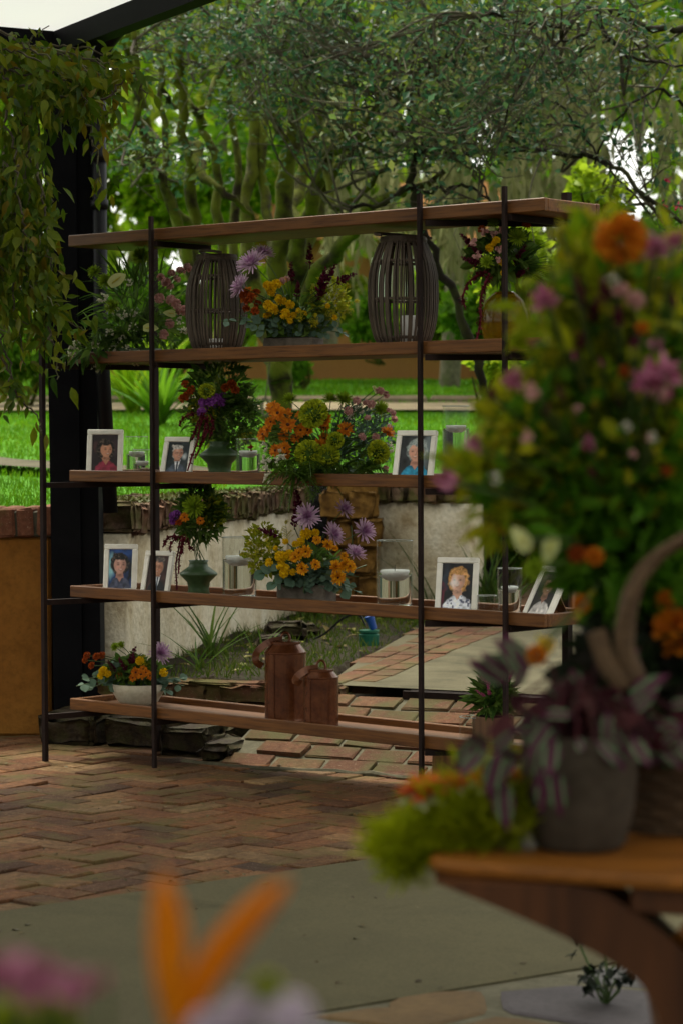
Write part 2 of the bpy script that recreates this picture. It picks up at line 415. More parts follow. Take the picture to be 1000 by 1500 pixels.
MT['pot'] = m_rough('grey_clay', [(.050, .038, .026), (.068, .053, .038)], 30, .85, .25, .003)
MT['wicker'] = m_wood('wicker', (.11, .066, .034), (.05, .03, .017), 0, .75, 3)
MT['blue_plastic'] = m_plain('blue_plastic', (.012, .06, .26), .4)
MT['green_plastic'] = m_plain('green_plastic', (.012, .10, .06), .4)
MT['roof_sheet'] = None
t = NT('milky_roof_sheet'); d_ = t.n('ShaderNodeBsdfDiffuse'); d_.inputs[0].default_value = (.8, .8, .8, 1)
tr_ = t.n('ShaderNodeBsdfTranslucent'); tr_.inputs[0].default_value = (.62, .63, .63, 1)
mx_ = t.n('ShaderNodeMixShader'); mx_.inputs[0].default_value = .38
t.l(d_.outputs[0], mx_.inputs[1]); t.l(tr_.outputs[0], mx_.inputs[2]); t.l(mx_.outputs[0], t.out.inputs[0]); MT['roof_sheet'] = t.m
t = NT('white_roof_paint'); t.bsdf((.75, .75, .74), .6); MT['white_wall'] = t.m

# ------------------------------------------------------------------ leaf and petal templates (along +y, face +z)
def strip(ws, curl=0.0, fold=0.0):
    """leaf blade from a list of half widths at even steps along y 0..1; curl bends the tip, fold lifts the sides"""
    n = len(ws); v = []; f = []
    for i, w in enumerate(ws):
        y = i / (n - 1); z = curl * y * y
        v += [(-w, y, z + fold * w), (0, y, z), (w, y, z + fold * w)]
    for i in range(n - 1):
        a = i * 3; f += [(a, a + 1, a + 4, a + 3), (a + 1, a + 2, a + 5, a + 4)]
    return np.array(v, float), [(np.array(f), 0)]
DIAMOND = (np.array([(0, 0, 0), (-.27, .5, .07), (.27, .5, .07), (0, 1, -.06)], float), [(np.array([(0, 3, 1), (0, 2, 3)]), 0)])
OVAL = strip([.02, .26, .30, .20, .01], -.15, .35)
LANCE = strip([.015, .13, .17, .13, .06, .005], -.25, .4)
ROUND = strip([.05, .38, .48, .38, .05], -.08, .2)
BLADE = strip([.035, .04, .032, .018, .002], -.35, .5)
BLADE_S = strip([.03, .03, .02, .002], -.12, .5)
PETAL = strip([.05, .13, .15, .08], .12, .3)
PETAL_W = strip([.08, .22, .28, .16], .1, .3)
SPIKE = strip([.03, .045, .04, .012], .25, .3)

def rdirs(n, up=0.0):
    v = rng.normal(size=(n, 3)); v = nrm(v); v[:, 2] += up; return nrm(v)

def cloud(g, c, r, n, tm, size, up=.0, out=.6, mat=0, var=.35, shell=.55, bias=None):
    """leaves spread through an ellipsoid, pointing mostly outward"""
    d = rdirs(n); rad = shell + (1 - shell) * rng.random(n) ** .6
    rad = np.where(rng.random(n) < .35, rng.random(n) ** .5, rad)
    P = np.asarray(c) + d * rad[:, None] * np.asarray(r)
    D = nrm(d * out + rdirs(n) * (1 - out * .5) + np.array([0, 0, up]))
    if bias is not None: D = nrm(D + np.asarray(bias))
    return g.inst(tm, frames(D, roll=rng.uniform(-1.4, 1.4, n)), P, size * (1 + var * rng.uniform(-1, 1, n)), mat)

# ================================================================== THE SETTING
def inside(poly, x, y):
    c = False; n = len(poly); j = n - 1
    for i in range(n):
        xi, yi = poly[i]; xj, yj = poly[j]
        if (yi > y) != (yj > y) and x < (xj - xi) * (y - yi) / (yj - yi) + xi: c = not c
        j = i
    return c

def sheet(name, poly, z, mat, kind='structure', thick=.0, parent=None):
    g = Geo(); n = len(poly)
    zz = [z] * n if np.isscalar(z) else z
    v = [(p[0], p[1], q) for p, q in zip(poly, zz)]; f = [list(range(n))]
    if thick:
        v += [(p[0], p[1], q - thick) for p, q in zip(poly, zz)]
        f += [[(i + 1) % n, i, n + i, n + (i + 1) % n] for i in range(n)]
    g.add(v, f); o = g.build(name, mat, parent)
    if kind: o['kind'] = kind
    return o

def in_view(p, m=30):
    v = Vector(p) - Vector((0, 0, CAMZ))
    if v.y < .5: return None
    d = v.y * math.cos(PITCH) - v.z * math.sin(PITCH)
    py = 750 - FPX * (v.z * math.cos(PITCH) + v.y * math.sin(PITCH)) / d; px = 500 + FPX * v.x / d
    return (px, py) if -m < px < 1000 + m and -m < py < 1500 + m else None

# ground: one sheet out to the horizon, under everything
sheet('ground', [(-400, -60), (400, -60), (400, 700), (-400, 700)], -.06, MT['soil'])

# brick patio, herringbone
patio = sheet('patio', [(-4.5, 2.0), (5, 2.0), (5, 9.6), (-4.5, 9.95)], -.004, MT['mortar'])
def brick_mesh(name, l, w, h, mat, b=.006, jit=.004):
    out = []
    for k in range(4):
        g = Geo().bbox((0, 0, 0), (l, w, h), b); g.V[0] = g.V[0] + rng.uniform(-jit, jit, g.V[0].shape) * np.array([1, 1, .5])
        out.append(g)
    return out
def lay(parent, items, gs, mat, name='brick', limit=300):
    """the nearest visible pieces become parts, the rest one joined part; items: (loc, 3x3)"""
    meshes = [g.mesh(name, mat) for g in gs]
    seen = []; rest = []
    for P, M3 in items:
        (seen if in_view(P, 40) else rest).append((P, M3))
    seen.sort(key=lambda q: q[0][1]); rest += seen[limit:]; seen = seen[:limit]
    for i, (P, M3) in enumerate(seen):
        o = obj(name, meshes[i % len(meshes)], parent, P); o.rotation_euler = Matrix([list(r) for r in M3]).to_euler()
    if rest:
        g = Geo()
        for k, q in enumerate(gs):
            sub = rest[k::len(gs)]
            if sub: g.inst(q.tmpl(), np.array([np.asarray(s[1]) for s in sub]), np.array([list(s[0]) for s in sub]), np.ones(len(sub)))
        g.build('far_bricks' if name == 'brick' else 'far_' + name + 's', mat, parent, kind='stuff')
W = .104
ang = R(51); ca, sa = math.cos(ang), math.sin(ang)
conc_near = lambda x: 6.745 + .80 * x           # patio meets the concrete band
step_line = lambda x: 9.78 if x < -1.12 else 9.45 if x < -.85 else 9.3 if x < -.52 else 8.95 - .47 * (x + .5)
items = []
for j in range(-60, 130):
    for m in range(-60, 60):
        for hv in (0, 1):
            if hv == 0: cx_, cy_ = (j + 4 * m + 1) * W, (j + .5) * W
            else: cx_, cy_ = (j + 3 + 4 * m + .5) * W, (j + 1) * W
            x, y = ca * cx_ - sa * cy_, sa * cx_ + ca * cy_ + 3
            if not (-2.6 < x < 2.6): continue
            if y < conc_near(x) - .04 or y > step_line(x) + .12: continue
            a_ = ang + (math.pi / 2 if hv else 0) + rng.normal(0, .018)
            tilt = rx(rng.normal(0, .016)) @ ry(rng.normal(0, .010))
            items.append(((x + rng.normal(0, .002), y + rng.normal(0, .002), -.021 + rng.normal(0, .0022)), rz(a_) @ tilt))
lay(patio, items, brick_mesh('brick', 2 * W - .004, W - .004, .05, MT['paver'], .0045, .0025), MT['paver'])

# worn concrete band and crazy paving in front of it
flag_line = lambda x: 5.035 + .70 * x
sheet('concrete_walk', [(-4.5, conc_near(-4.5)), (-4.5, flag_line(-4.5)), (5, flag_line(5)), (5, conc_near(5))][::-1], .010, MT['concrete'], thick=.05)
flags = sheet('crazy_paving', [(-4.5, -2), (5, -2), (5, flag_line(5) + .03), (-4.5, flag_line(-4.5) + .03)], .005, MT['mortar_pale'])
fm = [m_rough('flag_stone_' + k, c, 5, .75, .4, .006) for k, c in (('ochre', [(.07, .04, .013), (.125, .075, .028)]), ('grey', [(.07, .065, .062), (.11, .105, .10)]), ('violet', [(.05, .042, .044), (.08, .068, .07)]))]
cells = [(-2.2 + .42 * i + (.2 if k % 2 else 0) + rng.uniform(-.06, .06), 2.7 + .34 * k + rng.uniform(-.05, .05)) for k in range(12) for i in range(14)]
for i, (x, y) in enumerate(cells):
    # Voronoi-like flag: shrink a polygon towards each neighbour's bisector
    a0 = rng.uniform(0, 1); poly = []
    for k in range(28):
        a_ = 2 * math.pi * k / 28; r_ = .5; c_, s_ = math.cos(a_), math.sin(a_)
        for u_, w_ in cells:
            dx, dy = u_ - x, w_ - y; d2 = dx * dx + dy * dy
            if 0 < d2 < 1.2:
                pr = (dx * c_ + dy * s_)
                if pr > 1e-3: r_ = min(r_, (d2 / 2 - .017 * math.sqrt(d2)) / pr)
        py_ = y + s_ * r_
        if py_ > flag_line(x + c_ * r_) - .02: r_ = max(.0, r_ - (py_ - (flag_line(x + c_ * r_) - .02)) / max(.3, abs(s_)))
        poly.append((x + c_ * r_, y + s_ * r_))
    ar = np.array(poly)
    if y > flag_line(x) - .05 or np.ptp(ar[:, 1]) < .08: continue
    g = Geo(); n = len(poly); hz = .012 + rng.uniform(-.003, .003)
    inn = ar * .93 + np.array([x, y]) * .07
    g.add([(p[0], p[1], -.01) for p in ar] + [(p[0], p[1], hz - .004) for p in ar] + [(p[0], p[1], hz) for p in inn],
          [[k, (k + 1) % n, n + (k + 1) % n, n + k] for k in range(n)] + [[n + k, n + (k + 1) % n, 2 * n + (k + 1) % n, 2 * n + k] for k in range(n)] + [list(range(2 * n, 3 * n))])
    g.build('flagstone', fm[(0, 1, 0, 1, 2, 0)[int(rng.integers(0, 6))]], flags)

# brick ramp rising from the patio to the garden path
e1 = np.array([.905, -.425, 0]); eh = np.array([.425, .905, 0]); RISE = .215; RUN = .58
sl = math.hypot(RISE, RUN); e2 = (eh * RUN + np.array([0, 0, RISE])) / sl; en = np.cross(e1, e2)
A0 = np.array([-.47, 8.85, .0]); RL = 2.6
g = Geo(); c0 = A0 - en * .012
q = [c0 - e2 * .03, c0 + e1 * RL - e2 * .03, c0 + e1 * RL + e2 * sl, c0 + e2 * sl]; dn = np.array([0, 0, .3])
g.add(q + [p - dn for p in q], [(0, 1, 2, 3), (0, 4, 5, 1), (3, 2, 6, 7), (0, 3, 7, 4), (1, 5, 6, 2)])
ramp = g.build('ramp', MT['mortar_pale'], kind='structure')
Mr = np.stack([e1, e2, en], 1); items = []
for r_ in range(6):
    for i in range(13):
        s_ = .02 + i * .205 + (.1 if r_ % 2 else 0); t_ = .055 + r_ * .104
        if s_ + .09 > RL: continue
        P = A0 + e1 * (s_ + .09 + rng.normal(0, .004)) + e2 * (t_ + rng.normal(0, .003)) - en * .033 + en * rng.normal(0, .0025)
        items.append((P, Mr @ rz(rng.normal(0, .03)) @ rx(rng.normal(0, .02)) @ ry(rng.normal(0, .02))))
lay(ramp, items, brick_mesh('brick', .190, .091, .06, MT['ramp'], .005, .004), MT['ramp'])
# broken mortar lip where the ramp meets the patio
g = Geo(); lp = [A0 + e1 * s - eh * (.03 + .02 * math.sin(9 * s) + rng.uniform(0, .02)) + np.array([0, 0, .0 + rng.uniform(0, .006)]) for s in np.linspace(-.12, RL, 40)]
g.tube(lp, [.007 + rng.uniform(0, .009) for _ in lp], 7); g.build('ramp_edging', MT['mortar_pale'], kind='structure')

# drain at the ramp's head
TOP = A0 + e2 * sl
g = Geo()
for off, w_, h_ in ((.015, .018, .016), (.085, .016, .012)):
    c_ = TOP + eh * off + e1 * (RL / 2 + .25) + np.array([0, 0, -.02 + h_ / 2])
    g.box(c_, (RL - .5, w_, .05 + h_), np.stack([e1, eh, [0, 0, 1]], 1))
g.build('drain_channel', MT['steel'], kind='structure')

# garden path behind the drain: worn bricks and a concrete strip
ZP = RISE + .012
P0 = TOP + eh * .10
pth = [(-.02, 9.62), (.10, 10.3), (.52, 12.4), (1.62, 16.2), (3.6, 19.8), (4.4, 19.4), (2.25, 15.6), (.86, 11.9), (.10, 9.50)]
zp = lambda y: ZP + max(0, y - 9.5) * .018
path = sheet('garden_path', [(-.06, 9.50), (.07, 10.3), (.5, 12.4), (1.55, 16.2), (3.5, 20), (6, 20), (3.6, 15.4), (2.6, 11.5), (2.2, 8.45)][::-1], [zp(y) for y in (9.5, 10.3, 12.4, 16.2, 20, 20, 15.4, 11.5, 8.45)][::-1], MT['concrete_warm'])
pd = nrm([.31, 1, 0]); ps = np.array([pd[1], -pd[0], 0]); items = []
for r_ in range(-8, 60):
    for i in range(-20, 40):
        P = np.array([.05, 9.6, 0]) + pd * (i * .215 + (.1 if r_ % 2 else 0)) + ps * (-.9 + r_ * .105)
        if inside(pth, P[0], P[1]):
            P = P + rng.normal(0, .003, 3); items.append(((P[0], P[1], zp(P[1]) - .0215 + rng.normal(0, .0015)), rz(math.atan2(pd[1], pd[0]) + rng.normal(0, .03)) @ ry(-.017)))
lay(path, items, brick_mesh('brick', .209, .100, .05, MT['ramp'], .003, .003), MT['ramp'])

# planting bed between path and wall
WALLP = [(-1.62, 9.86), (-.985, 9.93), (-.66, 11.5), (-.30, 13.25), (.16, 13.32), (.72, 13.0), (1.25, 14.2)]
NX, NY = 60, 70; xs = np.linspace(-1.6, 2.2, NX); ys = np.linspace(9.35, 16.5, NY)
XX, YY = np.meshgrid(xs, ys, indexing='ij')
from mathutils import noise as mn
ZZ = np.array([[.235 + .035 * mn.noise((x * 3, y * 3, 0)) + .014 * mn.noise((x * 14, y * 14, 3)) for y in ys] for x in xs])
def bed_left(y): return np.interp(y, [9.3, 9.9, 10.3, 12.4, 16.5], [-.06, .0, .075, .52, 1.66])
inp = XX > bed_left(YY) - .03
ZZ = np.where(inp, np.minimum(ZZ, .12), ZZ)
kb = 9.62 - .35 * (XX + .9); ZZ = np.where((YY < kb + .07) | (XX < -1.0), np.minimum(ZZ, -.04), ZZ)
ZB = ZZ
idx = np.arange(NX * NY).reshape(NX, NY)
f = np.stack([idx[:-1, :-1], idx[1:, :-1], idx[1:, 1:], idx[:-1, 1:]], -1).reshape(-1, 4)
Geo().add(np.stack([XX, YY, ZZ], -1), f.tolist()).build('garden_bed', MT['soil'], smooth=True, kind='structure')
def bed_z(x, y):
    i = int(np.clip(np.searchsorted(xs, x), 0, NX - 1)); j = int(np.clip(np.searchsorted(ys, y), 0, NY - 1)); return ZB[i, j]
# brick kerb of the bed, and the damp stone step in front of it
kerb = thing('bed_kerb', 'low kerb of weathered red bricks in front of the planting bed, behind the milk cans', 'kerb', (-.9, 9.7, 0))
items = []; bk = brick_mesh('brick', .235, .12, .085, MT['kerb'], .014, .006); km = [q.mesh('brick', MT['kerb']) for q in bk]
for i_, q in enumerate(km): roughen(q, 3, .011, 18, i_)
for i in range(7):
    s = i / 6; P = Vector((-.86, 9.66, .195)).lerp(Vector((-.10, 9.36, .20)), s)
    o = obj('brick', km[i % 4], kerb, P - kerb.location); o.rotation_euler = (rng.normal(0, .03), rng.normal(0, .03), -.376 + rng.normal(0, .03))
Geo().box((.42, -.14, .07), (.98, .10, .17), rz(-.376)).build('footing', MT['dark_stone'], kerb)
step = thing('stone_step', 'damp dark mossy stone blocks at floor level under the lowest shelf', 'step', (-.85, 9.4, 0))
for i, (x, y, w_, h_) in enumerate(((-1.02, 9.46, .24, .13), (-.77, 9.40, .25, .125), (-.545, 9.17, .22, .11), (-.42, 9.02, .13, .07))):
    g = Geo().bbox((0, 0, 0), (w_, .26, h_), .02, rz(-.3 + rng.normal(0, .06))); g.V[0] += rng.normal(0, .006, g.V[0].shape)
    o = g.build('stone', MT['dark_stone'], step); roughen(o.data, 4, .016, 11, i); o.location = Vector((x, y, h_ / 2 - .005)) - step.location

# garden wall: white render under a coping of mossy bricks on edge, ochre stone pier, ochre end pier
wall = thing('garden_wall', 'low curved white rendered wall with a mossy brick coping behind the rack', 'wall', (-.66, 11.5, .2))
O = np.array(wall.location)
def ribbon(pts, w, z0, z1, name, mat, parent, origin, nsub=10, bulge=.012):
    p = smooth_path([(x, y, 0) for x, y in pts], nsub * (len(pts) - 1)); d = nrm(np.gradient(p, axis=0)); s = np.stack([-d[:, 1], d[:, 0], np.zeros(len(d))], 1)
    K = 7; vs = []
    zs = np.linspace(z0, z1, K)
    for side in (-1, 1):
        for z in zs:
            q = p + s * side * w / 2; q = q + s * np.array([[bulge * mn.noise((a * 2.4, b * 2.4, z * 3))] for a, b in p[:, :2]]); q[:, 2] = z; vs.append(q)
    v = np.stack(vs, 1); n, m = v.shape[:2]; ids = np.arange(n * m).reshape(n, m); f = []
    for i in range(n - 1):
        for k in range(m):
            k2 = (k + 1) % m if k != K - 1 else K * 2 - 1
            if k == m - 1: continue
            if k == K - 1: f.append((ids[i, K - 1], ids[i + 1, K - 1], ids[i + 1, 2 * K - 1], ids[i, 2 * K - 1])); continue
            if k < K - 1: f.append((ids[i, k], ids[i + 1, k], ids[i + 1, k + 1], ids[i, k + 1]))
            else: f.append((ids[i, k], ids[i, k + 1], ids[i + 1, k + 1], ids[i + 1, k]))
    f += [tuple(ids[0, :K]) + tuple(ids[0, K:][::-1]), tuple(ids[-1, :K][::-1]) + tuple(ids[-1, K:])]
    Geo().add(v.reshape(-1, 3), f).build(name, mat, parent, origin=origin, smooth=True)
    return p, d
p, d = ribbon(WALLP[1:4], .20, .0, .80, 'render', MT['stucco'], wall, O, 24)
ribbon(WALLP[4:6], .20, .0, .84, 'render', MT['stucco'], wall, O, 30)
cb = [q.mesh('brick', MT['coping']) for q in brick_mesh('brick', .086, .30, .125, MT['coping'], .014, .008)]
for i_, q in enumerate(cb): roughen(q, 2, .011, 20, i_)
L = np.concatenate([[0], np.cumsum(np.linalg.norm(np.diff(p, axis=0), axis=1))])
for s in np.arange(.03, L[-1] - .05, .104):
    x, y = np.interp(s, L, p[:, 0]), np.interp(s, L, p[:, 1]); dx, dy = np.interp(s, L, d[:, 0]), np.interp(s, L, d[:, 1])
    o = obj('brick', cb[int(rng.integers(0, 4))], wall, Vector((x, y, .868 + rng.normal(0, .004))) - wall.location); o.rotation_euler = (rng.normal(0, .03), rng.normal(0, .03), math.atan2(dy, dx) + rng.normal(0, .03))
p2, d2 = smooth_path([(a, b, 0) for a, b in WALLP[4:6]], 30), None
for s in np.arange(.04, .62, .104):
    q = np.array(WALLP[4]) + (np.array(WALLP[5]) - np.array(WALLP[4])) * s / .64
    o = obj('brick', cb[int(rng.integers(0, 4))], wall, Vector((q[0], q[1], .905)) - wall.location); o.rotation_euler = (rng.normal(0, .02), rng.normal(0, .03), -.52 + rng.normal(0, .03))
# moss lying along the coping
g = Geo()
for k in range(1700):
    s = rng.uniform(.05, L[-1]); x, y = np.interp(s, L, p[:, 0]), np.interp(s, L, p[:, 1]); dx, dy = np.interp(s, L, d[:, 0]), np.interp(s, L, d[:, 1])
    t_ = rng.uniform(-.14, .12)
    if mn.noise((x * 4, y * 4, 1)) < -.15: continue
    g.inst(DIAMOND, frames(np.array([[rng.normal(), rng.normal(), .8]])), [[x - dy * t_ , y + dx * t_, .925]], .03)
g.build('moss', m_leaf('moss', [(.05, .065, .010), (.09, .10, .015), (.07, .06, .02)], .1), wall, origin=O, kind='stuff')
spier = thing('stone_pier', 'rough ochre stone pier built into the white garden wall behind the bouquet', 'pier', (.06, 13.18, .2))
for i in range(5):
    for k in range(2):
        g = Geo().bbox((0, 0, 0), (.152 + rng.uniform(-.02, .004), .34, .145), .010); g.V[0] += rng.normal(0, .007, g.V[0].shape)
        o = g.build('stone', MT['ochre_stone'], spier); roughen(o.data, 3, .014, 16, i * 2 + k); o.location = (-.08 + k * .155 + (.02 if i % 2 else -.02), rng.normal(0, .01), .02 + i * .153)
Geo().bbox((0, 0, .0), (.27, .27, .9), .01).build('core', MT['ochre_stone'], spier).location = (0, .02, .3)
MT['capbrick'] = m_brick('pier_cap_brick', [(.13, .05, .03), (.19, .08, .045), (.10, .045, .03)], (.05, .05, .012), .60)
pier = thing('ochre_pier', 'square ochre plastered pier with a red brick cap at the left edge', 'pier', (-1.452, 9.84, 0))
Geo().bbox((0, 0, .40), (.58, .34, .80), .012).build('shaft', MT['ochre'], pier)
cbm = [q.mesh('brick', MT['capbrick']) for q in brick_mesh('brick', .064, .40, .115, MT['kerb'], .008, .005)]
for i in range(8):
    o = obj('brick', cbm[i % 4], pier, (-.272 + .0775 * i, 0, .80 + .060 + rng.normal(0, .002))); o.rotation_euler = (0, rng.normal(0, .03), rng.normal(0, .02))
Geo().bbox((0, 0, .853), (.59, .375, .10), .004).build('mortar', MT['mortar'], pier)

# black post of the shelter, down pipe, beams, milky roof
post = thing('shelter_post', 'thick black painted steel post carrying the shelter roof, left of the rack', 'post', (-1.04, 9.72, 0))
g = Geo(); t0_ = -.055
def leanbox(g, x0, x1, y0, y1, z1, lean):
    v = [(x0, y0, 0), (x1, y0, 0), (x1, y1, 0), (x0, y1, 0), (x0 + lean, y0, z1), (x1 + lean + .01, y0, z1), (x1 + lean + .01, y1, z1), (x0 + lean, y1, z1)]
    g.add(v, [(0, 3, 2, 1), (4, 5, 6, 7), (0, 1, 5, 4), (1, 2, 6, 5), (2, 3, 7, 6), (3, 0, 4, 7)])
leanbox(g, -.105, .010, -.10, .10, 2.718, -.035); g.build('shaft', MT['black_paint'], post)
g = Geo(); leanbox(g, .014, .082, -.08, .10, 2.718, -.035); g.build('side_plate', MT['black_paint'], post)
pipe = thing('drain_pipe', 'round black rainwater pipe with an elbow running up beside the black post', 'pipe', (-.93, 9.60, 0))
zt = 2.74
Geo().tube([(.015, .0, .9), (-.022, 0, 1.6), (-.028, 0, zt - .12)], .029, 16).build('pipe', MT['pvc'], pipe, smooth=True)
Geo().tube(smooth_path([(-.028, 0, zt - .13), (-.026, -.003, zt - .06), (.0, -.03, zt + .0), (.05, -.08, zt + .05), (.11, -.16, zt + .085)], 16), .034, 16).build('elbow', MT['pvc'], pipe, smooth=True)
for z in (zt - .14, 2.31, 2.12): Geo().tube([(-.026, 0, z - .018), (-.026, 0, z + .018)], .036, 16).build('collar', MT['pvc'], pipe, smooth=True)
Ca = np.array([-1.12, 9.68, 2.765]); dR = nrm([.82, -1.53, 0.0]); dL = nrm([-1.53, -.82, .0])
shelter = thing('shelter_roof', 'milky white translucent roof on black beams at the top left', 'roof', tuple(Ca))
def beam(g, a, b, w, h):
    a, b = np.asarray(a), np.asarray(b); d_ = nrm(b - a); s_ = nrm(np.cross(d_, [0, 0, 1])); u_ = np.cross(s_, d_)
    g.box((a + b) / 2, (w, np.linalg.norm(b - a), h), np.stack([s_, d_, u_], 1))
g = Geo(); beam(g, dR * -.14, dR * 13, .07, .088); g.build('beam', MT['black_paint'], shelter)
g = Geo(); beam(g, dL * .04, dL * 7, .07, .086); g.build('beam', MT['black_paint'], shelter)
for k in range(1, 6):
    g = Geo(); beam(g, dR * (2.3 * k) + dL * .06, dR * (2.3 * k) + dL * 7, .05, .07); g.build('rafter', MT['black_paint'], shelter)
g = Geo(); a_ = np.array([0, 0, .047])
g.add([a_ - dR * .2 - dL * .1, a_ + dR * 13 - dL * .1, a_ + dR * 13 + dL * 7.2, a_ - dR * .2 + dL * 7.2], [(0, 1, 2, 3)])
g.build('roof_sheet', MT['roof_sheet'], shelter)
for s_ in (1.0,):
    e_ = dR * 12.6 + np.array([0, 0, -2.765]); Geo().box(e_ + np.array([0, 0, 1.36]), (.12, .12, 2.72)).build('far_post', MT['black_paint'], shelter)
    e_ = dL * 6.8 + np.array([0, 0, -2.765]); Geo().box(e_ + np.array([0, 0, 1.36]), (.12, .12, 2.72)).build('far_post', MT['black_paint'], shelter)

# lawn rising behind the wall
FR = [(-30, 10.2), (-6, 10.05), (-1.0, 10.02), (-.62, 11.6), (-.24, 13.38), (.16, 13.44), (.74, 13.15), (1.3, 14.4), (2.0, 16.6), (4.2, 20.6), (9, 19), (40, 17)]
zl = lambda x, y: .302 + .054 * y + (.0 if y < 30 else .0) + .02 * mn.noise((x * .5, y * .5, 0))
fp = np.array([[np.interp(s, np.linspace(0, 1, len(FR)), [q[k] for q in FR]) for k in (0, 1)] for s in np.linspace(0, 1, 111)])
rows = [0, .02, .05, .1, .16, .24, .34, .46, .6, .78, 1.0]; v = []
for (x, y) in fp:
    for t_ in rows:
        Y2 = y + (90 - y) * t_ ** 1.4; X2 = x * (1 + 1.2 * t_)
        v.append((X2, Y2, zl(X2, Y2) - (.05 if t_ == 0 else 0)))
m = len(rows); ids = np.arange(len(v)).reshape(-1, m)
f = np.stack([ids[:-1, :-1], ids[1:, :-1], ids[1:, 1:], ids[:-1, 1:]], -1).reshape(-1, 4)
Geo().add(v, f.tolist()).build('lawn', MT['grass_ground'], smooth=True, kind='structure')
g = Geo(); n = 90000
yy = 9.9 + 19 * rng.random(n) ** 1.3; xx = (rng.random(n) - .5) * (yy * .34)
frx, fry = [q[0] for q in FR], [q[1] for q in FR]
kp = yy > np.interp(xx, frx, fry) + .06; xx, yy = xx[kp], yy[kp]
dirs = np.stack([rng.normal(0, .35, len(xx)), rng.normal(0, .35, len(xx)), np.ones(len(xx))], 1)
zz = .302 + .054 * yy + np.array([.02 * mn.noise((a * .5, b * .5, 0)) for a, b in zip(xx, yy)])
onp = lambda y0, y1: (yy > y0) & (yy < y1)
keep = ~(onp(20.0, 22.0)); xx, yy, zz, dirs = xx[keep], yy[keep], zz[keep], dirs[keep]
g.inst(BLADE_S, frames(dirs, roll=rng.uniform(0, 6.28, len(xx))), np.stack([xx, yy, zz], 1), np.stack([np.full(len(xx), .085) * (yy / 12)] + [.028 + .022 * rng.random(len(xx))] + [np.full(len(xx), .05)], 1))
g.build('grass', MT['lawn'], kind='stuff')
# sandy paths across the lawn, stone edging
def strip_path(name, line, w, mat, lift=.012):
    p = smooth_path([(x, y, 0) for x, y in line], 40); d = nrm(np.gradient(p, axis=0)); s = np.stack([-d[:, 1], d[:, 0], 0 * d[:, 0]], 1)
    a, b = p - s * w / 2, p + s * w / 2
    for q in (a, b): q[:, 2] = [zl(x, y) + lift for x, y in q[:, :2]]
    v = np.stack([a, b], 1).reshape(-1, 3); n = len(p)
    Geo().add(v, [(2 * i, 2 * i + 2, 2 * i + 3, 2 * i + 1) for i in range(n - 1)]).build(name, mat, kind='structure')
strip_path('sandy_path', [(-16, 22.2), (-6, 21.1), (0, 20.9), (6, 21.0), (16, 21.5)], 1.5, MT['gravel'], .03)
strip_path('stepping_path', [(-8, 14.6), (-3.0, 14.0), (-1.85, 13.1), (-1.1, 12.6), (-.7, 12.75)], .42, MT['concrete_warm'], .05)
ke = thing('lawn_edging', 'long low brown stone edging between the sandy path and the upper lawn', 'edging', (0, 22.4, 1.5))
for i in range(26):
    g = Geo().bbox((0, 0, 0), (.78, .3, .32), .03); o = g.build('stone', MT['edging'], ke); o.location = (-10 + i * .8, rng.normal(0, .03), -.09); o.rotation_euler = (0, rng.normal(0, .01), rng.normal(0, .02))
tw = thing('terracotta_wall', 'long low terracotta coloured wall behind the upper lawn', 'wall', (-1, 29.0, 1.8))
Geo().bbox((-1.7, 0, -.02), (11.0, .3, .82), .02).build('render', MT['terracotta'], tw)
Geo().bbox((-1.7, 0, .42), (11.1, .4, .05), .02).build('coping', MT['edging'], tw)
hs_ = thing('garden_house', 'small house with a terracotta roof and white gable half hidden by shrubs', 'house', (.6, 42, 2.5))
Geo().bbox((0, 0, 1.0), (4.0, 3.0, 2.2), .02).build('wall', MT['terracotta'], hs_)
g = Geo(); g.add([(-2.3, -1.8, 1.95), (2.3, -1.8, 1.95), (2.3, 1.8, 1.95), (-2.3, 1.8, 1.95), (-2.3, 0, 3.1), (2.3, 0, 3.1)], [(0, 1, 5, 4), (2, 3, 4, 5), (0, 4, 3), (1, 2, 5), (0, 3, 2, 1)])
g.build('roof', MT['terracotta'], hs_)
g = Geo(); g.box((.35, -1.56, 1.2), (.9, .05, 1.1)); g.build('window', MT['white_wall'], hs_)

# ================================================================== TREES AND PLANTS
def limb_pts(spec):
    """(px, py, Y) joints -> world points, smoothed and a little crooked"""
    p = smooth_path([PX(*q) for q in spec], 5 * (len(spec) - 1) + 1)
    p[1:-1] += rng.normal(0, .012, p[1:-1].shape); return p

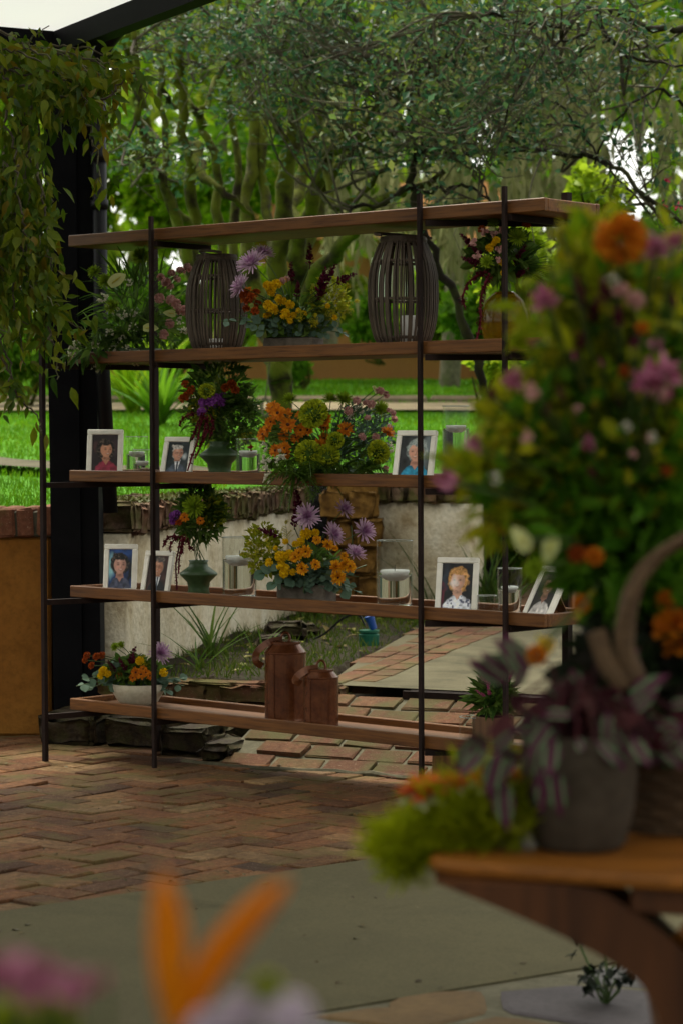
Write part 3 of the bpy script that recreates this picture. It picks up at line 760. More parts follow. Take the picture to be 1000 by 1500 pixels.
TREES = {
 'left': dict(label='slender mossy tree with crooked trunks rising behind the left lantern', base=(318, 668, 14.8), limbs=[
    ([(318, 668, 14.8), (300, 560, 14.7), (284, 420, 14.6), (282, 320, 14.6), (270, 190, 14.5), (262, 100, 14.4), (272, 10, 14.3), (280, -120, 14.2)], 7.5),
    ([(284, 345, 14.6), (258, 310, 14.4), (222, 240, 14.2), (205, 150, 14.1), (196, 60, 14.0), (190, -60, 14)], 5.5),
    ([(318, 640, 14.8), (325, 480, 14.9), (322, 330, 15.0), (318, 240, 15.0), (298, 185, 15.0), (300, 150, 15), (330, 90, 15.2), (350, -20, 15.2)], 5.5),
    ([(318, 640, 14.8), (290, 470, 14.4), (265, 340, 14.2), (242, 270, 14.1), (210, 235, 14), (176, 200, 14), (140, 180, 14)], 6),
    ([(298, 185, 15), (283, 155, 14.9), (247, 150, 14.9), (236, 100, 14.8), (225, 30, 14.8)], 4),
    ([(285, 210, 14.6), (300, 260, 14.3), (345, 290, 14.2), (372, 322, 14.3)], 5),
    ([(304, 560, 14.7), (338, 400, 15.2), (348, 260, 15.3), (332, 100, 15.3), (338, -20, 15.3)], 6), ([(284, 420, 14.6), (252, 300, 15.0), (236, 150, 15.1), (243, 20, 15.1)], 5)]),
 'middle': dict(label='mossy tree forking low into many leaning trunks behind the middle of the rack', base=(412, 672, 15.2), limbs=[
    ([(412, 672, 15.2), (410, 600, 15.2), (412, 500, 15.1), (408, 400, 15.0), (412, 320, 15.0), (425, 210, 14.9), (440, 140, 14.8), (470, 60, 14.6), (500, -60, 14.5)], 12),
    ([(412, 560, 15.1), (385, 470, 15.3), (365, 380, 15.4), (362, 300, 15.5), (374, 200, 15.6), (360, 100, 15.6), (380, 0, 15.6)], 10),
    ([(410, 470, 15.1), (435, 390, 14.8), (450, 320, 14.6), (478, 245, 14.4), (515, 205, 14.2), (570, 190, 14.0), (640, 170, 13.8)], 9),
    ([(440, 375, 14.8), (430, 300, 15.2), (452, 235, 15.4), (480, 160, 15.5), (530, 90, 15.5), (560, 0, 15.4)], 7.5),
    ([(478, 245, 14.4), (490, 300, 14.2), (520, 292, 14), (560, 250, 13.8), (580, 236, 13.6)], 4),
    ([(412, 500, 15.1), (470, 400, 14.6), (510, 350, 14.2), (545, 300, 13.9), (590, 285, 13.7), (650, 250, 13.6)], 7),
    ([(425, 210, 14.9), (400, 175, 14.8), (395, 120, 14.6), (420, 60, 14.3), (410, -40, 14)], 5),
    ([(412, 500, 15.1), (455, 350, 15.3), (490, 230, 15.4), (520, 140, 15.5), (525, 20, 15.5)], 6.5), ([(412, 420, 15.0), (392, 310, 15.5), (385, 210, 15.6), (412, 100, 15.7), (405, -20, 15.7)], 6), ([(450, 320, 14.6), (505, 230, 14.5), (560, 140, 14.4), (600, 30, 14.3)], 5)]),
 'right': dict(label='dark leaning tree with long bare spreading branches behind the right end of the rack', base=(722, 640, 13.8), limbs=[
    ([(722, 650, 13.8), (712, 570, 13.8), (690, 500, 13.7), (650, 400, 13.7), (615, 320, 13.6), (604, 260, 13.6), (612, 225, 13.6), (660, 228, 13.5), (740, 222, 13.3), (830, 225, 13.1), (880, 235, 13), (930, 270, 12.8), (1010, 340, 12.7)], 9),
    ([(604, 270, 13.6), (560, 300, 13.5), (520, 300, 13.4), (500, 320, 13.3)], 6),
    ([(612, 280, 13.6), (650, 275, 13.4), (690, 278, 13.3), (720, 300, 13.2), (745, 320, 13.2)], 4),
    ([(606, 240, 13.6), (600, 150, 13.6), (640, 90, 13.5), (700, 40, 13.4), (720, -30, 13.3)], 4.5),
    ([(740, 222, 13.3), (800, 150, 13.1), (850, 190, 13.0), (900, 260, 12.9), (960, 330, 12.8)], 2.6),
    ([(660, 228, 13.5), (700, 250, 13.3), (715, 290, 13.2)], 2.4)]),
 'overhang': dict(label='bare twiggy branches reaching in from beyond the top right corner', base=(1160, 700, 13.4), limbs=[
    ([(1160, 700, 13.4), (1150, 400, 13.4), (1120, 150, 13.3), (1040, 40, 13.1), (980, 45, 13.0), (920, 30, 12.9), (868, 12, 12.8), (820, 35, 12.7), (700, 20, 12.6)], 9),
    ([(868, 12, 12.8), (900, 70, 12.7), (940, 88, 12.6), (1000, 95, 12.5)], 4.5),
    ([(880, 18, 12.8), (850, 50, 12.6), (800, 75, 12.5), (760, 120, 12.5), (735, 190, 12.5)], 3),
    ([(1120, 150, 13.3), (1020, 160, 13.2), (960, 130, 13.1), (900, 180, 13.0), (870, 240, 13)], 3.5)]),
}
def px_m(Y): return Y / FPX
nodes = []   # (point, tree key)
geos = {}
for key, T in TREES.items():
    base = PX(*T['base']); base.z = min(base.z, .302 + .054 * base.y + .0)
    T['loc'] = base; g = Geo(); T['limb'] = []
    for k, (spec, r_) in enumerate(T['limbs']):
        p = limb_pts(spec); s = np.linspace(0, 1, len(p))
        if k == 0: p[0, 2] = base[2] - .12
        rad = r_ * px_m(14.5) * (1.5 if key in ('left', 'middle') else .72) * (1.12 - .74 * s) * (1 + .08 * rng.normal(size=len(p)))
        if k == 0: rad[0] *= 1.5
        gg = Geo(); gg.tube(p, np.maximum(rad, .006), 9); T['limb'].append((gg, 'trunk' if k == 0 else 'limb'))
        nodes += [(q, key, rr) for q, rr in zip(p[len(p) // 4:], rad[len(p) // 4:])]
NP = np.array([n[0] for n in nodes])
BLOBS = [(520, 60, 180, 75, 62, 13.6), (620, 150, 130, 75, 50, 13.3), (450, 125, 90, 50, 20, 13.9), (700, 60, 150, 70, 46, 13.2), (860, 50, 170, 60, 36, 12.9),
 (760, 180, 120, 45, 17, 13.2), (560, 225, 80, 26, 9, 13.6), (310, 40, 110, 55, 22, 14.4), (900, 150, 110, 55, 13, 12.9), (960, 230, 70, 60, 6, 12.8), (350, 110, 90, 50, 13, 14.6),
 (225, 130, 50, 60, 5, 14.1), (470, 215, 40, 20, 3, 14.2), (970, 320, 50, 50, 7, 12.7), (200, 230, 50, 30, 4, 14), (660, 225, 60, 25, 7, 13.4), (600, -110, 420, 60, 40, 13.8), (420, 90, 120, 60, 14, 14.2), (230, 255, 60, 40, 7, 13.9), (640, 300, 40, 30, 3, 13.3)]
tw = {k: Geo() for k in TREES}; lf = {k: Geo() for k in TREES}
for (bx, by, brx, bry, n, Y) in BLOBS:
    n = int(n * .56 + .5)
    for _ in range(n):
        a = rng.uniform(0, 6.28); r_ = rng.random() ** .5
        c = np.array(PX(bx + brx * r_ * math.cos(a), by + bry * r_ * math.sin(a), Y + rng.normal(0, .45)))
        i = int(np.argmin(np.linalg.norm(NP - c, axis=1) + rng.uniform(0, .25, len(NP)))); b, key, br = nodes[i]
        mid = (b + c) / 2 + rng.normal(0, .10, 3) + np.array([0, 0, -.04]); pth_ = smooth_path([b, mid, c + rng.normal(0, .03, 3)], 8)
        tw[key].tube(pth_, np.linspace(min(br, .011), .004, len(pth_)), 5)
        for k in range(5):
            e = c + rng.normal(0, .15, 3) * np.array([1.2, 1, .8]); m_ = (c + e) / 2 + rng.normal(0, .03, 3)
            st = pth_[int(rng.integers(len(pth_) // 2, len(pth_)))]
            tw[key].tube([st, m_, e], [.0038, .003, .0016], 3, cap=False)
        nl = int(rng.integers(30, 78)); q = c + rng.normal(0, .115 * rng.uniform(.7, 1.35), (nl, 3)) * np.array([1.45, 1.1, .55])
        D = nrm((q - c) * 3 + rng.normal(0, .7, (nl, 3)) + np.array([0, 0, .15]))
        lf[key].inst(DIAMOND, frames(D, roll=rng.uniform(-1.2, 1.2, nl)), q, .043 * rng.uniform(.55, 1.5, nl) * rng.uniform(.75, 1.25))
    # bare twigs
    for _ in range(int(n * .45)):
        a = rng.uniform(0, 6.28); r_ = rng.random() ** .5
        c = np.array(PX(bx + 1.25 * brx * r_ * math.cos(a), by + 1.25 * bry * r_ * math.sin(a), Y - .3 + rng.normal(0, .4)))
        key = nodes[int(np.argmin(np.linalg.norm(NP - c, axis=1)))][1]
        d_ = nrm(rng.normal(0, 1, 3) * np.array([1, .5, .6]) + np.array([0, 0, -.25])); l_ = rng.uniform(.2, .55)
        tw[key].tube(smooth_path([c, c + d_ * l_ * .5 + rng.normal(0, .03, 3), c + d_ * l_ + rng.normal(0, .06, 3)], 6), np.linspace(.006, .0018, 7), 4, cap=False)
for key, T in TREES.items():
    o = thing('mossy_tree' if key != 'overhang' else 'bare_tree', T['label'], 'tree', tuple(T['loc']))
    for gg, nm in T['limb']: gg.build(nm, MT['bark_dark'] if key in ('right', 'overhang') else MT['bark'], o, smooth=True, origin=T['loc'])
    if tw[key].n: tw[key].build('twigs', MT['twig'], o, origin=T['loc'], kind='stuff')
    if lf[key].n: lf[key].build('crown', MT['leaf_teal'], o, origin=T['loc'], kind='stuff')
g = Geo(); th = np.linspace(0, 2 * math.pi, 15); c_ = np.array(PX(389, 597, 14.9))
g.tube(np.stack([c_[0] + .022 * np.cos(th), np.full(15, c_[1] - .0), c_[2] + .06 * np.sin(th)], 1), .011, 6)
tr_ring = g.build('hanging_ring', MT['bark_pale'], smooth=True, origin=c_); tag(tr_ring, 'small pale oval ring hanging against the mossy trunk above the orange bouquet', 'ring')
Geo().tube([c_ + np.array([0, 0, .06]), c_ + np.array([.05, .02, .45])], .004, 4).build('cord', MT['twig'], tr_ring, origin=c_)

# garden trees standing further back on the lawn
def bg_tree_mesh(nl, w, h0, h1, mat, leaf):
    g = Geo()
    for _ in range(26):
        c = np.array([rng.normal(0, w * .45), rng.normal(0, w * .45), rng.uniform(h0, h1)])
        cloud(g, c, (w * .33, w * .33, w * .24), nl // 26, OVAL if leaf > .15 else DIAMOND, leaf, .0, .4)
    return g.mesh('crown', mat)
GAPS = [(925, 275, 30, 85), (903, 215, 20, 45), (716, 195, 22, 28), (700, 235, 16, 24), (690, 12, 16, 10), (735, 180, 10, 20), (590, 45, 14, 10), (708, 286, 12, 14), (655, 28, 9, 9), (880, 150, 14, 22), (955, 200, 12, 20)]
def in_gap(p):
    q = in_view(p, 60)
    return q is not None and any(((q[0] - a) / c) ** 2 + ((q[1] - b) / d) ** 2 < 1 for a, b, c, d in GAPS)
def cull(g):
    for k, v in enumerate(g.V):
        pass
def bg_crown(nl, w, h0, h1, leaf, loc):
    g = Geo(); loc = np.array(loc); m = 0
    for _ in range(26):
        c = loc + np.array([rng.normal(0, w * .45), rng.normal(0, w * .45), rng.uniform(h0, h1)]); n = nl // 26
        d = rdirs(n); P = c + d * (rng.random(n) ** .5)[:, None] * np.array([w * .33, w * .33, w * .24]); P = P[[not in_gap(q) for q in P]]
        if len(P): g.inst(OVAL, frames(nrm(rdirs(len(P)) + d[:len(P)] * .4), roll=rng.uniform(-1.4, 1.4, len(P))), P, leaf * rng.uniform(.7, 1.3, len(P)))
    return g
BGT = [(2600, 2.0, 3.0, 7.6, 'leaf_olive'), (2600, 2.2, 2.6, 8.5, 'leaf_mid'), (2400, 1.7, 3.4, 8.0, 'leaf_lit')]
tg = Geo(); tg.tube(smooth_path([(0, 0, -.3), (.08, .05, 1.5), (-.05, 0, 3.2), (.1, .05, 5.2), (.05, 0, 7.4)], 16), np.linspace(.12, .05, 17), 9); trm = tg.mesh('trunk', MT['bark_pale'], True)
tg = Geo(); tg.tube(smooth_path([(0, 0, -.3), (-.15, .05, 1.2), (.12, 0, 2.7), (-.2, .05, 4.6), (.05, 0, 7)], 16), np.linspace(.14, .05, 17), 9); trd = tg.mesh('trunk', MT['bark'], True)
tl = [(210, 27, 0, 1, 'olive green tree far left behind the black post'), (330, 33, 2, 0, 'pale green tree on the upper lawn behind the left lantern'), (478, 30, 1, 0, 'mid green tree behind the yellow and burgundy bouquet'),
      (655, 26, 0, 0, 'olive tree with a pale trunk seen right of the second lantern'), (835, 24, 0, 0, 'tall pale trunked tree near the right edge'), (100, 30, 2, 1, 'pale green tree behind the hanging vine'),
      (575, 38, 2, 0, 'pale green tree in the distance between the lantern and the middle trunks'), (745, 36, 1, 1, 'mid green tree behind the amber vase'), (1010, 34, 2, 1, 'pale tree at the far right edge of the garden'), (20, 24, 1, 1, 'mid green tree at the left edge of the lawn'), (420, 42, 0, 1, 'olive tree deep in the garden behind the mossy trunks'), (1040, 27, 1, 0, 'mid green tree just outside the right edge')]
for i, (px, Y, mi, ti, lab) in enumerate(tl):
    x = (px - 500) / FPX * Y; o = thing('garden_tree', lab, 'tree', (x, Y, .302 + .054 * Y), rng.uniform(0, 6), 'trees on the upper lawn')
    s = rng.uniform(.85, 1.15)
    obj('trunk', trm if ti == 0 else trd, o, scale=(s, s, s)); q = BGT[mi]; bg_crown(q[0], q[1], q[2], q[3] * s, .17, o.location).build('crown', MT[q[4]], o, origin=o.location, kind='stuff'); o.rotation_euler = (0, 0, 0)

# shrubs
def shrub(px, py, rxp, ryp, Y, n, mat, leaf, label, name='shrub', tm=DIAMOND, up=.1, group='shrubs in the garden'):
    c = np.array(PX(px, py, Y)); r_ = np.array([rxp * px_m(Y), max(.35, rxp * px_m(Y) * .8), ryp * px_m(Y)]); gz = c[2] - r_[2] * .95
    o = thing(name, label, 'shrub', (c[0], c[1], gz), 0, group); g = Geo()
    k = max(5, n // 110)
    for _ in range(k):
        d = rdirs(1)[0] * rng.random() ** .4; cloud(g, c + d * r_ * .72, r_ * rng.uniform(.28, .45), n // k, tm, leaf, up, .5)
    g.build('foliage', mat, o, origin=o.location, kind='stuff')
    g = Geo()
    for _ in range(7):
        e = c + rdirs(1)[0] * r_ * .7; b = np.array([c[0] + rng.normal(0, .05), c[1] + rng.normal(0, .05), gz - .08]); g.tube([b, (b + e) / 2 + rng.normal(0, .05, 3), e], [.02, .014, .006], 5)
    g.build('stems', MT['bark'], o, origin=o.location)
    return o
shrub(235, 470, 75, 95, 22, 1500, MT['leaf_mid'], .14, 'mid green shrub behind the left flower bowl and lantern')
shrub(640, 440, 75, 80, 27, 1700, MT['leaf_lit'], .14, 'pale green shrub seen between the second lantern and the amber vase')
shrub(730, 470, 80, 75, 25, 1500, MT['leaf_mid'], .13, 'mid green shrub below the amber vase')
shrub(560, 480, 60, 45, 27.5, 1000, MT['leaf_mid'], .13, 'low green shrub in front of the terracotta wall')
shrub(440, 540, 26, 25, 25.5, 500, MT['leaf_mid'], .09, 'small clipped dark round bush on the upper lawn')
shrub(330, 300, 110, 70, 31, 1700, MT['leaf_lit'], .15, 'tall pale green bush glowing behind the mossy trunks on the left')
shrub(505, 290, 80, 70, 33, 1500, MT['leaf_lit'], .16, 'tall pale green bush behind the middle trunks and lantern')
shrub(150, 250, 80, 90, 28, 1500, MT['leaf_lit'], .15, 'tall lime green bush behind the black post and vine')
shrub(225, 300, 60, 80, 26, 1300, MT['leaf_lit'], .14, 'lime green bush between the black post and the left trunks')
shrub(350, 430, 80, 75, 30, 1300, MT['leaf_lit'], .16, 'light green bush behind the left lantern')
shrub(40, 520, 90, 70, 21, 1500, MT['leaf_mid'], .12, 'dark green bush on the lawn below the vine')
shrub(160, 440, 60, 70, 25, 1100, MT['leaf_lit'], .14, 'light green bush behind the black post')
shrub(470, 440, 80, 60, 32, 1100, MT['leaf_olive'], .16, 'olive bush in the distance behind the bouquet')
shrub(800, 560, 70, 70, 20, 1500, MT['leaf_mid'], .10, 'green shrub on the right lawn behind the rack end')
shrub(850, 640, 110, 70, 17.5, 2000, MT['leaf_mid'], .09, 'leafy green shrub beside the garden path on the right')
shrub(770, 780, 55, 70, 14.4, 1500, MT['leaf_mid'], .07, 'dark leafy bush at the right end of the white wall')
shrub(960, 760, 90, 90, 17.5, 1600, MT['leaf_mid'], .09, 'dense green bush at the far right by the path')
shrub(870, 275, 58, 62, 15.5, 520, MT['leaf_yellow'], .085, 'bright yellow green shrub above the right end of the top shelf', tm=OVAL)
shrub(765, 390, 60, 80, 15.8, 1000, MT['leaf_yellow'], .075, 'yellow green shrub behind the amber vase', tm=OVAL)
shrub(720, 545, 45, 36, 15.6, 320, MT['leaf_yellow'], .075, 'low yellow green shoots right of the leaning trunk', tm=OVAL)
shrub(60, 655, 30, 22, 20, 300, MT['leaf_lit'], .10, 'small pale tuft on the lawn between the post and the thin leg')
# fuchsia at the right edge
fo = shrub(985, 380, 48, 120, 13.2, 900, MT['leaf_mid'], .05, 'shrub with hanging pink flowers at the right edge', 'flowering_shrub')
MT['fuchsia'] = m_petal('fuchsia_pink', (.55, .02, .09))
g = Geo()
for a, b in ((975, 262), (985, 345), (998, 340), (940, 435), (970, 300), (905, 480), (960, 410), (992, 300), (930, 395)):
    c = np.array(PX(a, b, 12.9)); g.inst(PETAL_W, frames(rdirs(9, -.6)), np.tile(c, (9, 1)), .034)
g.build('flowers', MT['fuchsia'], fo, origin=fo.location, kind='stuff')

# the far wood closing the view, with grey moss hanging in its edge
g = Geo()
for _ in range(760):
    x = rng.uniform(-22, 22); Y = rng.uniform(46, 64); z = rng.uniform(2, 15)
    P = np.array([x, Y, z]) + rdirs(60) * (rng.random(60) ** .5)[:, None] * np.array([1.7, 1.2, 1.2]); P = P[[not in_gap(q) for q in P]]
    if len(P): g.inst(OVAL, frames(rdirs(len(P)), roll=rng.uniform(-1.4, 1.4, len(P))), P, .40 * rng.uniform(.7, 1.3, len(P)))
for _ in range(60): cloud(g, (rng.uniform(-22, 22), 58, rng.uniform(2.5, 5)), (2.2, 1.2, 1.2), 60, OVAL, .36, .0, .4)
g.build('far_wood', MT['leaf_lit'], kind='stuff')
g = Geo()
for _ in range(150):
    x = rng.uniform(-15, 15); Y = rng.uniform(36, 46); z = rng.uniform(3.0, 11)
    P = np.array([x, Y, z]) + rdirs(46) * (rng.random(46) ** .5)[:, None] * np.array([1.3, 1., 1.]); P = P[[not in_gap(q) for q in P]]
    if len(P): g.inst(OVAL, frames(rdirs(len(P)), roll=rng.uniform(-1.4, 1.4, len(P))), P, .27 * rng.uniform(.7, 1.3, len(P)))
g.build('wood_edge', MT['leaf_olive'], kind='stuff')
g = Geo()
for _ in range(560):
    px = rng.choice([rng.uniform(640, 900), rng.uniform(700, 1000), rng.uniform(480, 700)]); Y = rng.uniform(20, 24)
    c = np.array(PX(px, rng.uniform(20, 330), Y)); l_ = rng.uniform(.25, .9)
    if in_gap(c) or in_gap(c - np.array([0, 0, l_ * .6])): continue
    p = [c, c + np.array([rng.normal(0, .03), rng.normal(0, .03), -l_ * .5]), c + np.array([rng.normal(0, .06), 0, -l_])]
    n = 7; tt = rng.random(n); P = np.array(p[0])[None] * (1 - tt)[:, None] + np.array(p[2])[None] * tt[:, None]
    g.inst(LANCE, frames(nrm(rng.normal(0, .4, (n, 3)) + np.array([0, 0, -1]))), P, np.stack([np.full(n, .16)] + [rng.uniform(.12, .3, n)] + [np.full(n, .1)], 1))
g.build('hanging_moss', MT['moss_hang'], kind='stuff')

# strap-leaved plants and grass in the bed
def tuft(x, y, z, n, l, spread, mat, label, name='grass_tuft', wid=1.0, tm=BLADE, cat='plant', group='tufts in the garden'):
    o = thing(name, label, cat, (x, y, z), 0, group); g = Geo(); d = np.stack([rng.normal(0, spread, n), rng.normal(0, spread, n), np.ones(n)], 1)
    L_ = l * rng.uniform(.55, 1.1, n); out = np.stack([-d[:, 1], d[:, 0], np.zeros(n)], 1)
    # blades bend outward: normal points up-out
    F3 = frames(d, up=np.tile([0, 0, 1.], (n, 1)))
    g.inst(tm, F3, rng.normal(0, .014, (n, 3)) * np.array([1, 1, .1]), np.stack([np.full(n, l * wid * .55), L_, L_ * .8], 1))
    g.build('leaves', mat, o, kind='stuff'); return o
def bedp(px, py):
    p = FL(px, py, .25); return p.x, p.y, bed_z(p.x, p.y)
for i, (px, py, n, l, sp, lab) in enumerate(((312, 962, 13, .36, .32, 'strap leaved tuft against the white wall behind the lowest shelf'), (292, 975, 9, .26, .7, 'arching tuft at the bed edge above the brick kerb'), (470, 905, 10, .34, .28, 'upright grassy tuft behind the milk cans'), (452, 905, 8, .30, .25, 'grassy tuft left of the milk can lids'),
    (655, 832, 10, .46, .16, 'tall iris leaves against the white wall left of the blond portrait'), (672, 838, 9, .44, .14, 'tall iris leaves behind the blond portrait'), (612, 850, 9, .52, .26, 'thin leaning iris leaves behind the large cylinder'), (700, 850, 9, .36, .45, 'iris leaves by the bush at the wall end'), (380, 960, 7, .22, .5, 'short tuft behind the tall milk can'))):
    x, y, z = bedp(px, py); y = min(y, 13.0); tuft(x, y, .24, n, l, sp, MT['strap'], lab, 'iris_tuft')
tuft(-1.72, 20.0, 1.38, 60, .85, .34, MT['leaf_lit'], 'large pale strap leaved clump on the lawn right of the black post', 'agapanthus_clump', 1.6)
tuft(-1.35, 18.0, 1.28, 46, .7, .4, MT['leaf_mid'], 'strap leaved clump on the lawn beside the thin rack leg', 'agapanthus_clump', 1.6)
tuft(-1.9, 11.9, .93, 14, .3, .5, MT['leaf_yellow'], 'yellow green leaves at the left edge above the pier', 'leafy_tuft', 2.2)
g = Geo(); n = 15000; x = rng.uniform(-1.0, 1.7, n); y = rng.uniform(9.6, 15.5, n)
k = np.array([(bed_left(b) > a + .0) and b > 9.75 - .35 * (a + .9) and mn.noise((a * 2.3, b * 2.3, 7)) > -.40 + (.22 if a < -.35 else 0) for a, b in zip(x, y)]); x, y = x[k], y[k]
z = np.array([bed_z(a, b) for a, b in zip(x, y)]) - .004
g.inst(BLADE_S, frames(np.stack([rng.normal(0, .5, len(x)), rng.normal(0, .5, len(x)), np.ones(len(x))], 1), roll=rng.uniform(0, 6, len(x))), np.stack([x, y, z], 1), np.stack([np.full(len(x), .085), rng.uniform(.02, .07, len(x)), np.full(len(x), .05)], 1))
g.build('bed_grass', m_leaf('bed_grass', [(.03, .06, .005), (.065, .105, .008), (.10, .12, .012)], .3), kind='stuff')
g = Geo(); n = 420; x = rng.uniform(-1.0, 1.5, n); y = rng.uniform(9.5, 14.5, n); k = np.array([bed_left(b) > a - .05 and b > 9.8 - .35 * (a + .9) for a, b in zip(x, y)]); x, y = x[k], y[k]
z = np.array([bed_z(a, b) for a, b in zip(x, y)]) + .006; dd = rdirs(len(x)); dd[:, 2] *= .25
g.inst(OVAL, frames(dd), np.stack([x, y, z], 1), rng.uniform(.03, .07, len(x)))
g.build('fallen_leaves', m_leaf('fallen_leaf', [(.16, .17, .02), (.10, .06, .02), (.22, .2, .05)], .2), kind='stuff')
# crumbs and small leaves dropped on the brick floor
g = Geo(); n = 240; x = rng.uniform(-1.5, 1.4, n); y = rng.uniform(5.2, 8.9, n); y = np.minimum(y, [step_line(a) - .05 for a in x]); dd = rdirs(n); dd[:, 2] *= .15
g.inst(OVAL, frames(dd), np.stack([x, y, np.where(y < np.array([conc_near(a) for a in x]), .0135, .009)], 1), rng.uniform(.006, .026, n))
g.build('floor_litter', m_leaf('dry_leaf', [(.06, .04, .02), (.12, .10, .04), (.03, .02, .012)], .1), kind='stuff')
# low dark stone plants along the wall foot
for i, (px, py, s) in enumerate(((420, 935, .09), (445, 928, .07), (395, 945, .06))):
    x, y, z = bedp(px, py); gg = Geo().bbox((0, 0, 0), (s * 2.2, s * 1.6, s), s * .3); gg.V[0] += rng.normal(0, s * .07, gg.V[0].shape)
    o = gg.build('garden_stone', MT['dark_stone']); roughen(o.data, 3, .012, 14, i); o.location = (x, y, z + s * .4); tag(o, ('dark stone against the wall foot behind the tall milk can', 'small dark stone right of the bigger one at the wall foot', 'smallest dark stone at the wall foot, left of the others')[i], 'stone', 'stones at the wall foot')
# spot light in the bed: green base, blue head
sp_ = FL(540, 938, .255); o = thing('garden_spotlight', 'small garden spotlight with green base and blue head standing in the grass', 'spotlight', sp_)
Geo().lathe([(.0, -.03), (.045, -.03), (.046, 0), (.048, .028), (.04, .034), (0, .034)], 20).build('base', MT['green_plastic'], o, smooth=False)
Geo().lathe([(.03, .034), (.047, .038), (.047, .048), (.0, .05)], 20).build('collar', MT['green_plastic'], o)
g = Geo(); g.lathe([(0, -.03), (.016, -.03), (.019, .0), (.024, .035), (.021, .036), (0, .03)], 16, (.012, 0, .08), 0, ry(-.35)); g.build('head', MT['blue_plastic'], o)
Geo().tube(smooth_path([(-.02, 0, .07), (-.05, .02, .12), (-.12, .03, .10), (-.2, .05, .03), (-.26, .05, 0)], 14), .005, 5).build('cable', MT['pvc'], o)
# slatted crate by the path on the right
p = FL(935, 990, .24); o = thing('slatted_crate', 'pale green slatted crate standing right of the path, half hidden by the flowers', 'crate', (p.x, p.y, zp(p.y) + .001), .3); wm = m_plain('weathered_green_paint', (.10, .16, .13), .6)
for s_ in (-1, 1):
    for i in range(5):
        Geo().bbox((-.084 + i * .042, s_ * .110, .21), (.022, .012, .38), .003).build('slat', wm, o); Geo().bbox((s_ * .110, -.084 + i * .042, .21), (.012, .022, .38), .003).build('slat', wm, o)
    for z in (.05, .22, .39): Geo().bbox((0, s_ * .122, z), (.236, .011, .028), .003).build('rail', wm, o); Geo().bbox((s_ * .122, 0, z), (.011, .232, .028), .003).build('rail', wm, o)
    for q in (-1, 1): Geo().bbox((s_ * .108, q * .108, .205), (.018, .018, .41), .003).build('corner_post', wm, o)
Geo().bbox((0, 0, .03), (.20, .20, .012), .002).build('base', wm, o)

# vine hanging from the shelter beam
vine = thing('hanging_vine', 'leafy yellow green vine cascading from the roof beam at the left', 'vine', (-1.25, 8.75, 2.7))
VO = np.array(vine.location); st = Geo(); VP = []; VD = []; VS = []
def strand(pts, n, ls):
    p = smooth_path([PX(*q) for q in pts], 8 * (len(pts) - 1)); p += rng.normal(0, .006, p.shape)
    st.tube(p, np.linspace(.005, .002, len(p)), 4, cap=False)
    t_ = rng.random(n) ** .85 * (len(p) - 1.01); i = t_.astype(int); q = p[i] + (p[i + 1] - p[i]) * (t_ - i)[:, None]
    d = nrm(p[i + 1] - p[i]) * .5 + rng.normal(0, .55, (n, 3)) + np.array([0, -.15, -.75])
    VP.append(q + rng.normal(0, .022, q.shape)); VD.append(d); VS.append(ls * rng.uniform(.6, 1.35, n))
for k in range(30):      # upper mat, spilling right along the beam
    x0, y0 = rng.uniform(-60, 40), rng.uniform(60, 130); x1 = x0 + rng.uniform(50, 190); Y = rng.uniform(8.45, 9.2)
    y1 = y0 + rng.uniform(25, 90); x1 = min(x1, 165)
    strand([(x0, y0, Y + .1), ((x0 + x1) / 2, y0 + rng.uniform(-15, 25), Y), (x1, (y0 + y1) / 2, Y - .05), (x1 + rng.uniform(-15, 12), y1, Y - .05)], 44, .060)
for k in range(34):      # long hanging curtain
    x0 = rng.uniform(-60, 58); Y = rng.uniform(8.35, 8.85); y0 = rng.uniform(150, 330); ln = rng.uniform(140, 260) * (1 if x0 < 60 else .85)
    y1 = min(y0 + ln, 535 - .6 * x0)
    strand([(x0, y0, Y + .05), (x0 + rng.uniform(5, 25), y0 + (y1 - y0) * .4, Y), (x0 + rng.uniform(8, 30), y0 + (y1 - y0) * .75, Y - .03), (x0 + rng.uniform(15, 70) * (1.3 if 400 < y1 < 500 else .35), y1, Y - .04)], 60, .060)
for pts in ([(-20, 470, 8.4), (10, 540, 8.4), (30, 580, 8.4), (58, 615, 8.4), (62, 640, 8.4)], [(0, 480, 8.45), (15, 550, 8.4), (10, 610, 8.4)], [(70, 480, 8.3), (82, 520, 8.3), (85, 560, 8.3)], [(30, 300, 8.4), (20, 420, 8.4), (35, 520, 8.4)], [(150, 150, 8.6), (195, 110, 8.6), (208, 120, 8.6), (215, 150, 8.6)], [(120, 170, 8.6), (140, 220, 8.6), (152, 280, 8.6)]):
    strand(pts, 16, .062)
strand([(20, 80, 8.9), (45, 55, 8.9), (68, 40, 8.9)], 9, .06)
for k in range(8):
    x0 = rng.uniform(-60, 60); st.tube(smooth_path([VO + np.array([rng.uniform(-.5, .1), rng.uniform(-.2, .2), .08]), PX(x0, 60, 8.7), PX(x0 + 20, 160, 8.6)], 10), .006, 5)
st.build('stems', MT['twig'], vine, origin=VO)
VP = np.concatenate(VP); VD = np.concatenate(VD); VS = np.concatenate(VS); FRM = frames(VD, up=np.tile([0, -1., .3], (len(VP), 1)), roll=rng.uniform(-.9, .9, len(VP)))
vis = np.array([in_view(q, 0) is not None for q in VP]); order = np.where(vis)[0]; order = order[np.argsort(VP[order][:, 1])][:300]
lm = []
for k, tm in enumerate((LANCE, strip([.015, .15, .20, .14, .05, .005], -.45, .5), strip([.015, .16, .21, .15, .05, .005], .25, .3))):
    g = Geo(); g.inst(tm, np.eye(3)[None], np.zeros((1, 3)), 1.0); lm.append(g.mesh('leaf', MT['leaf_vine'], True))
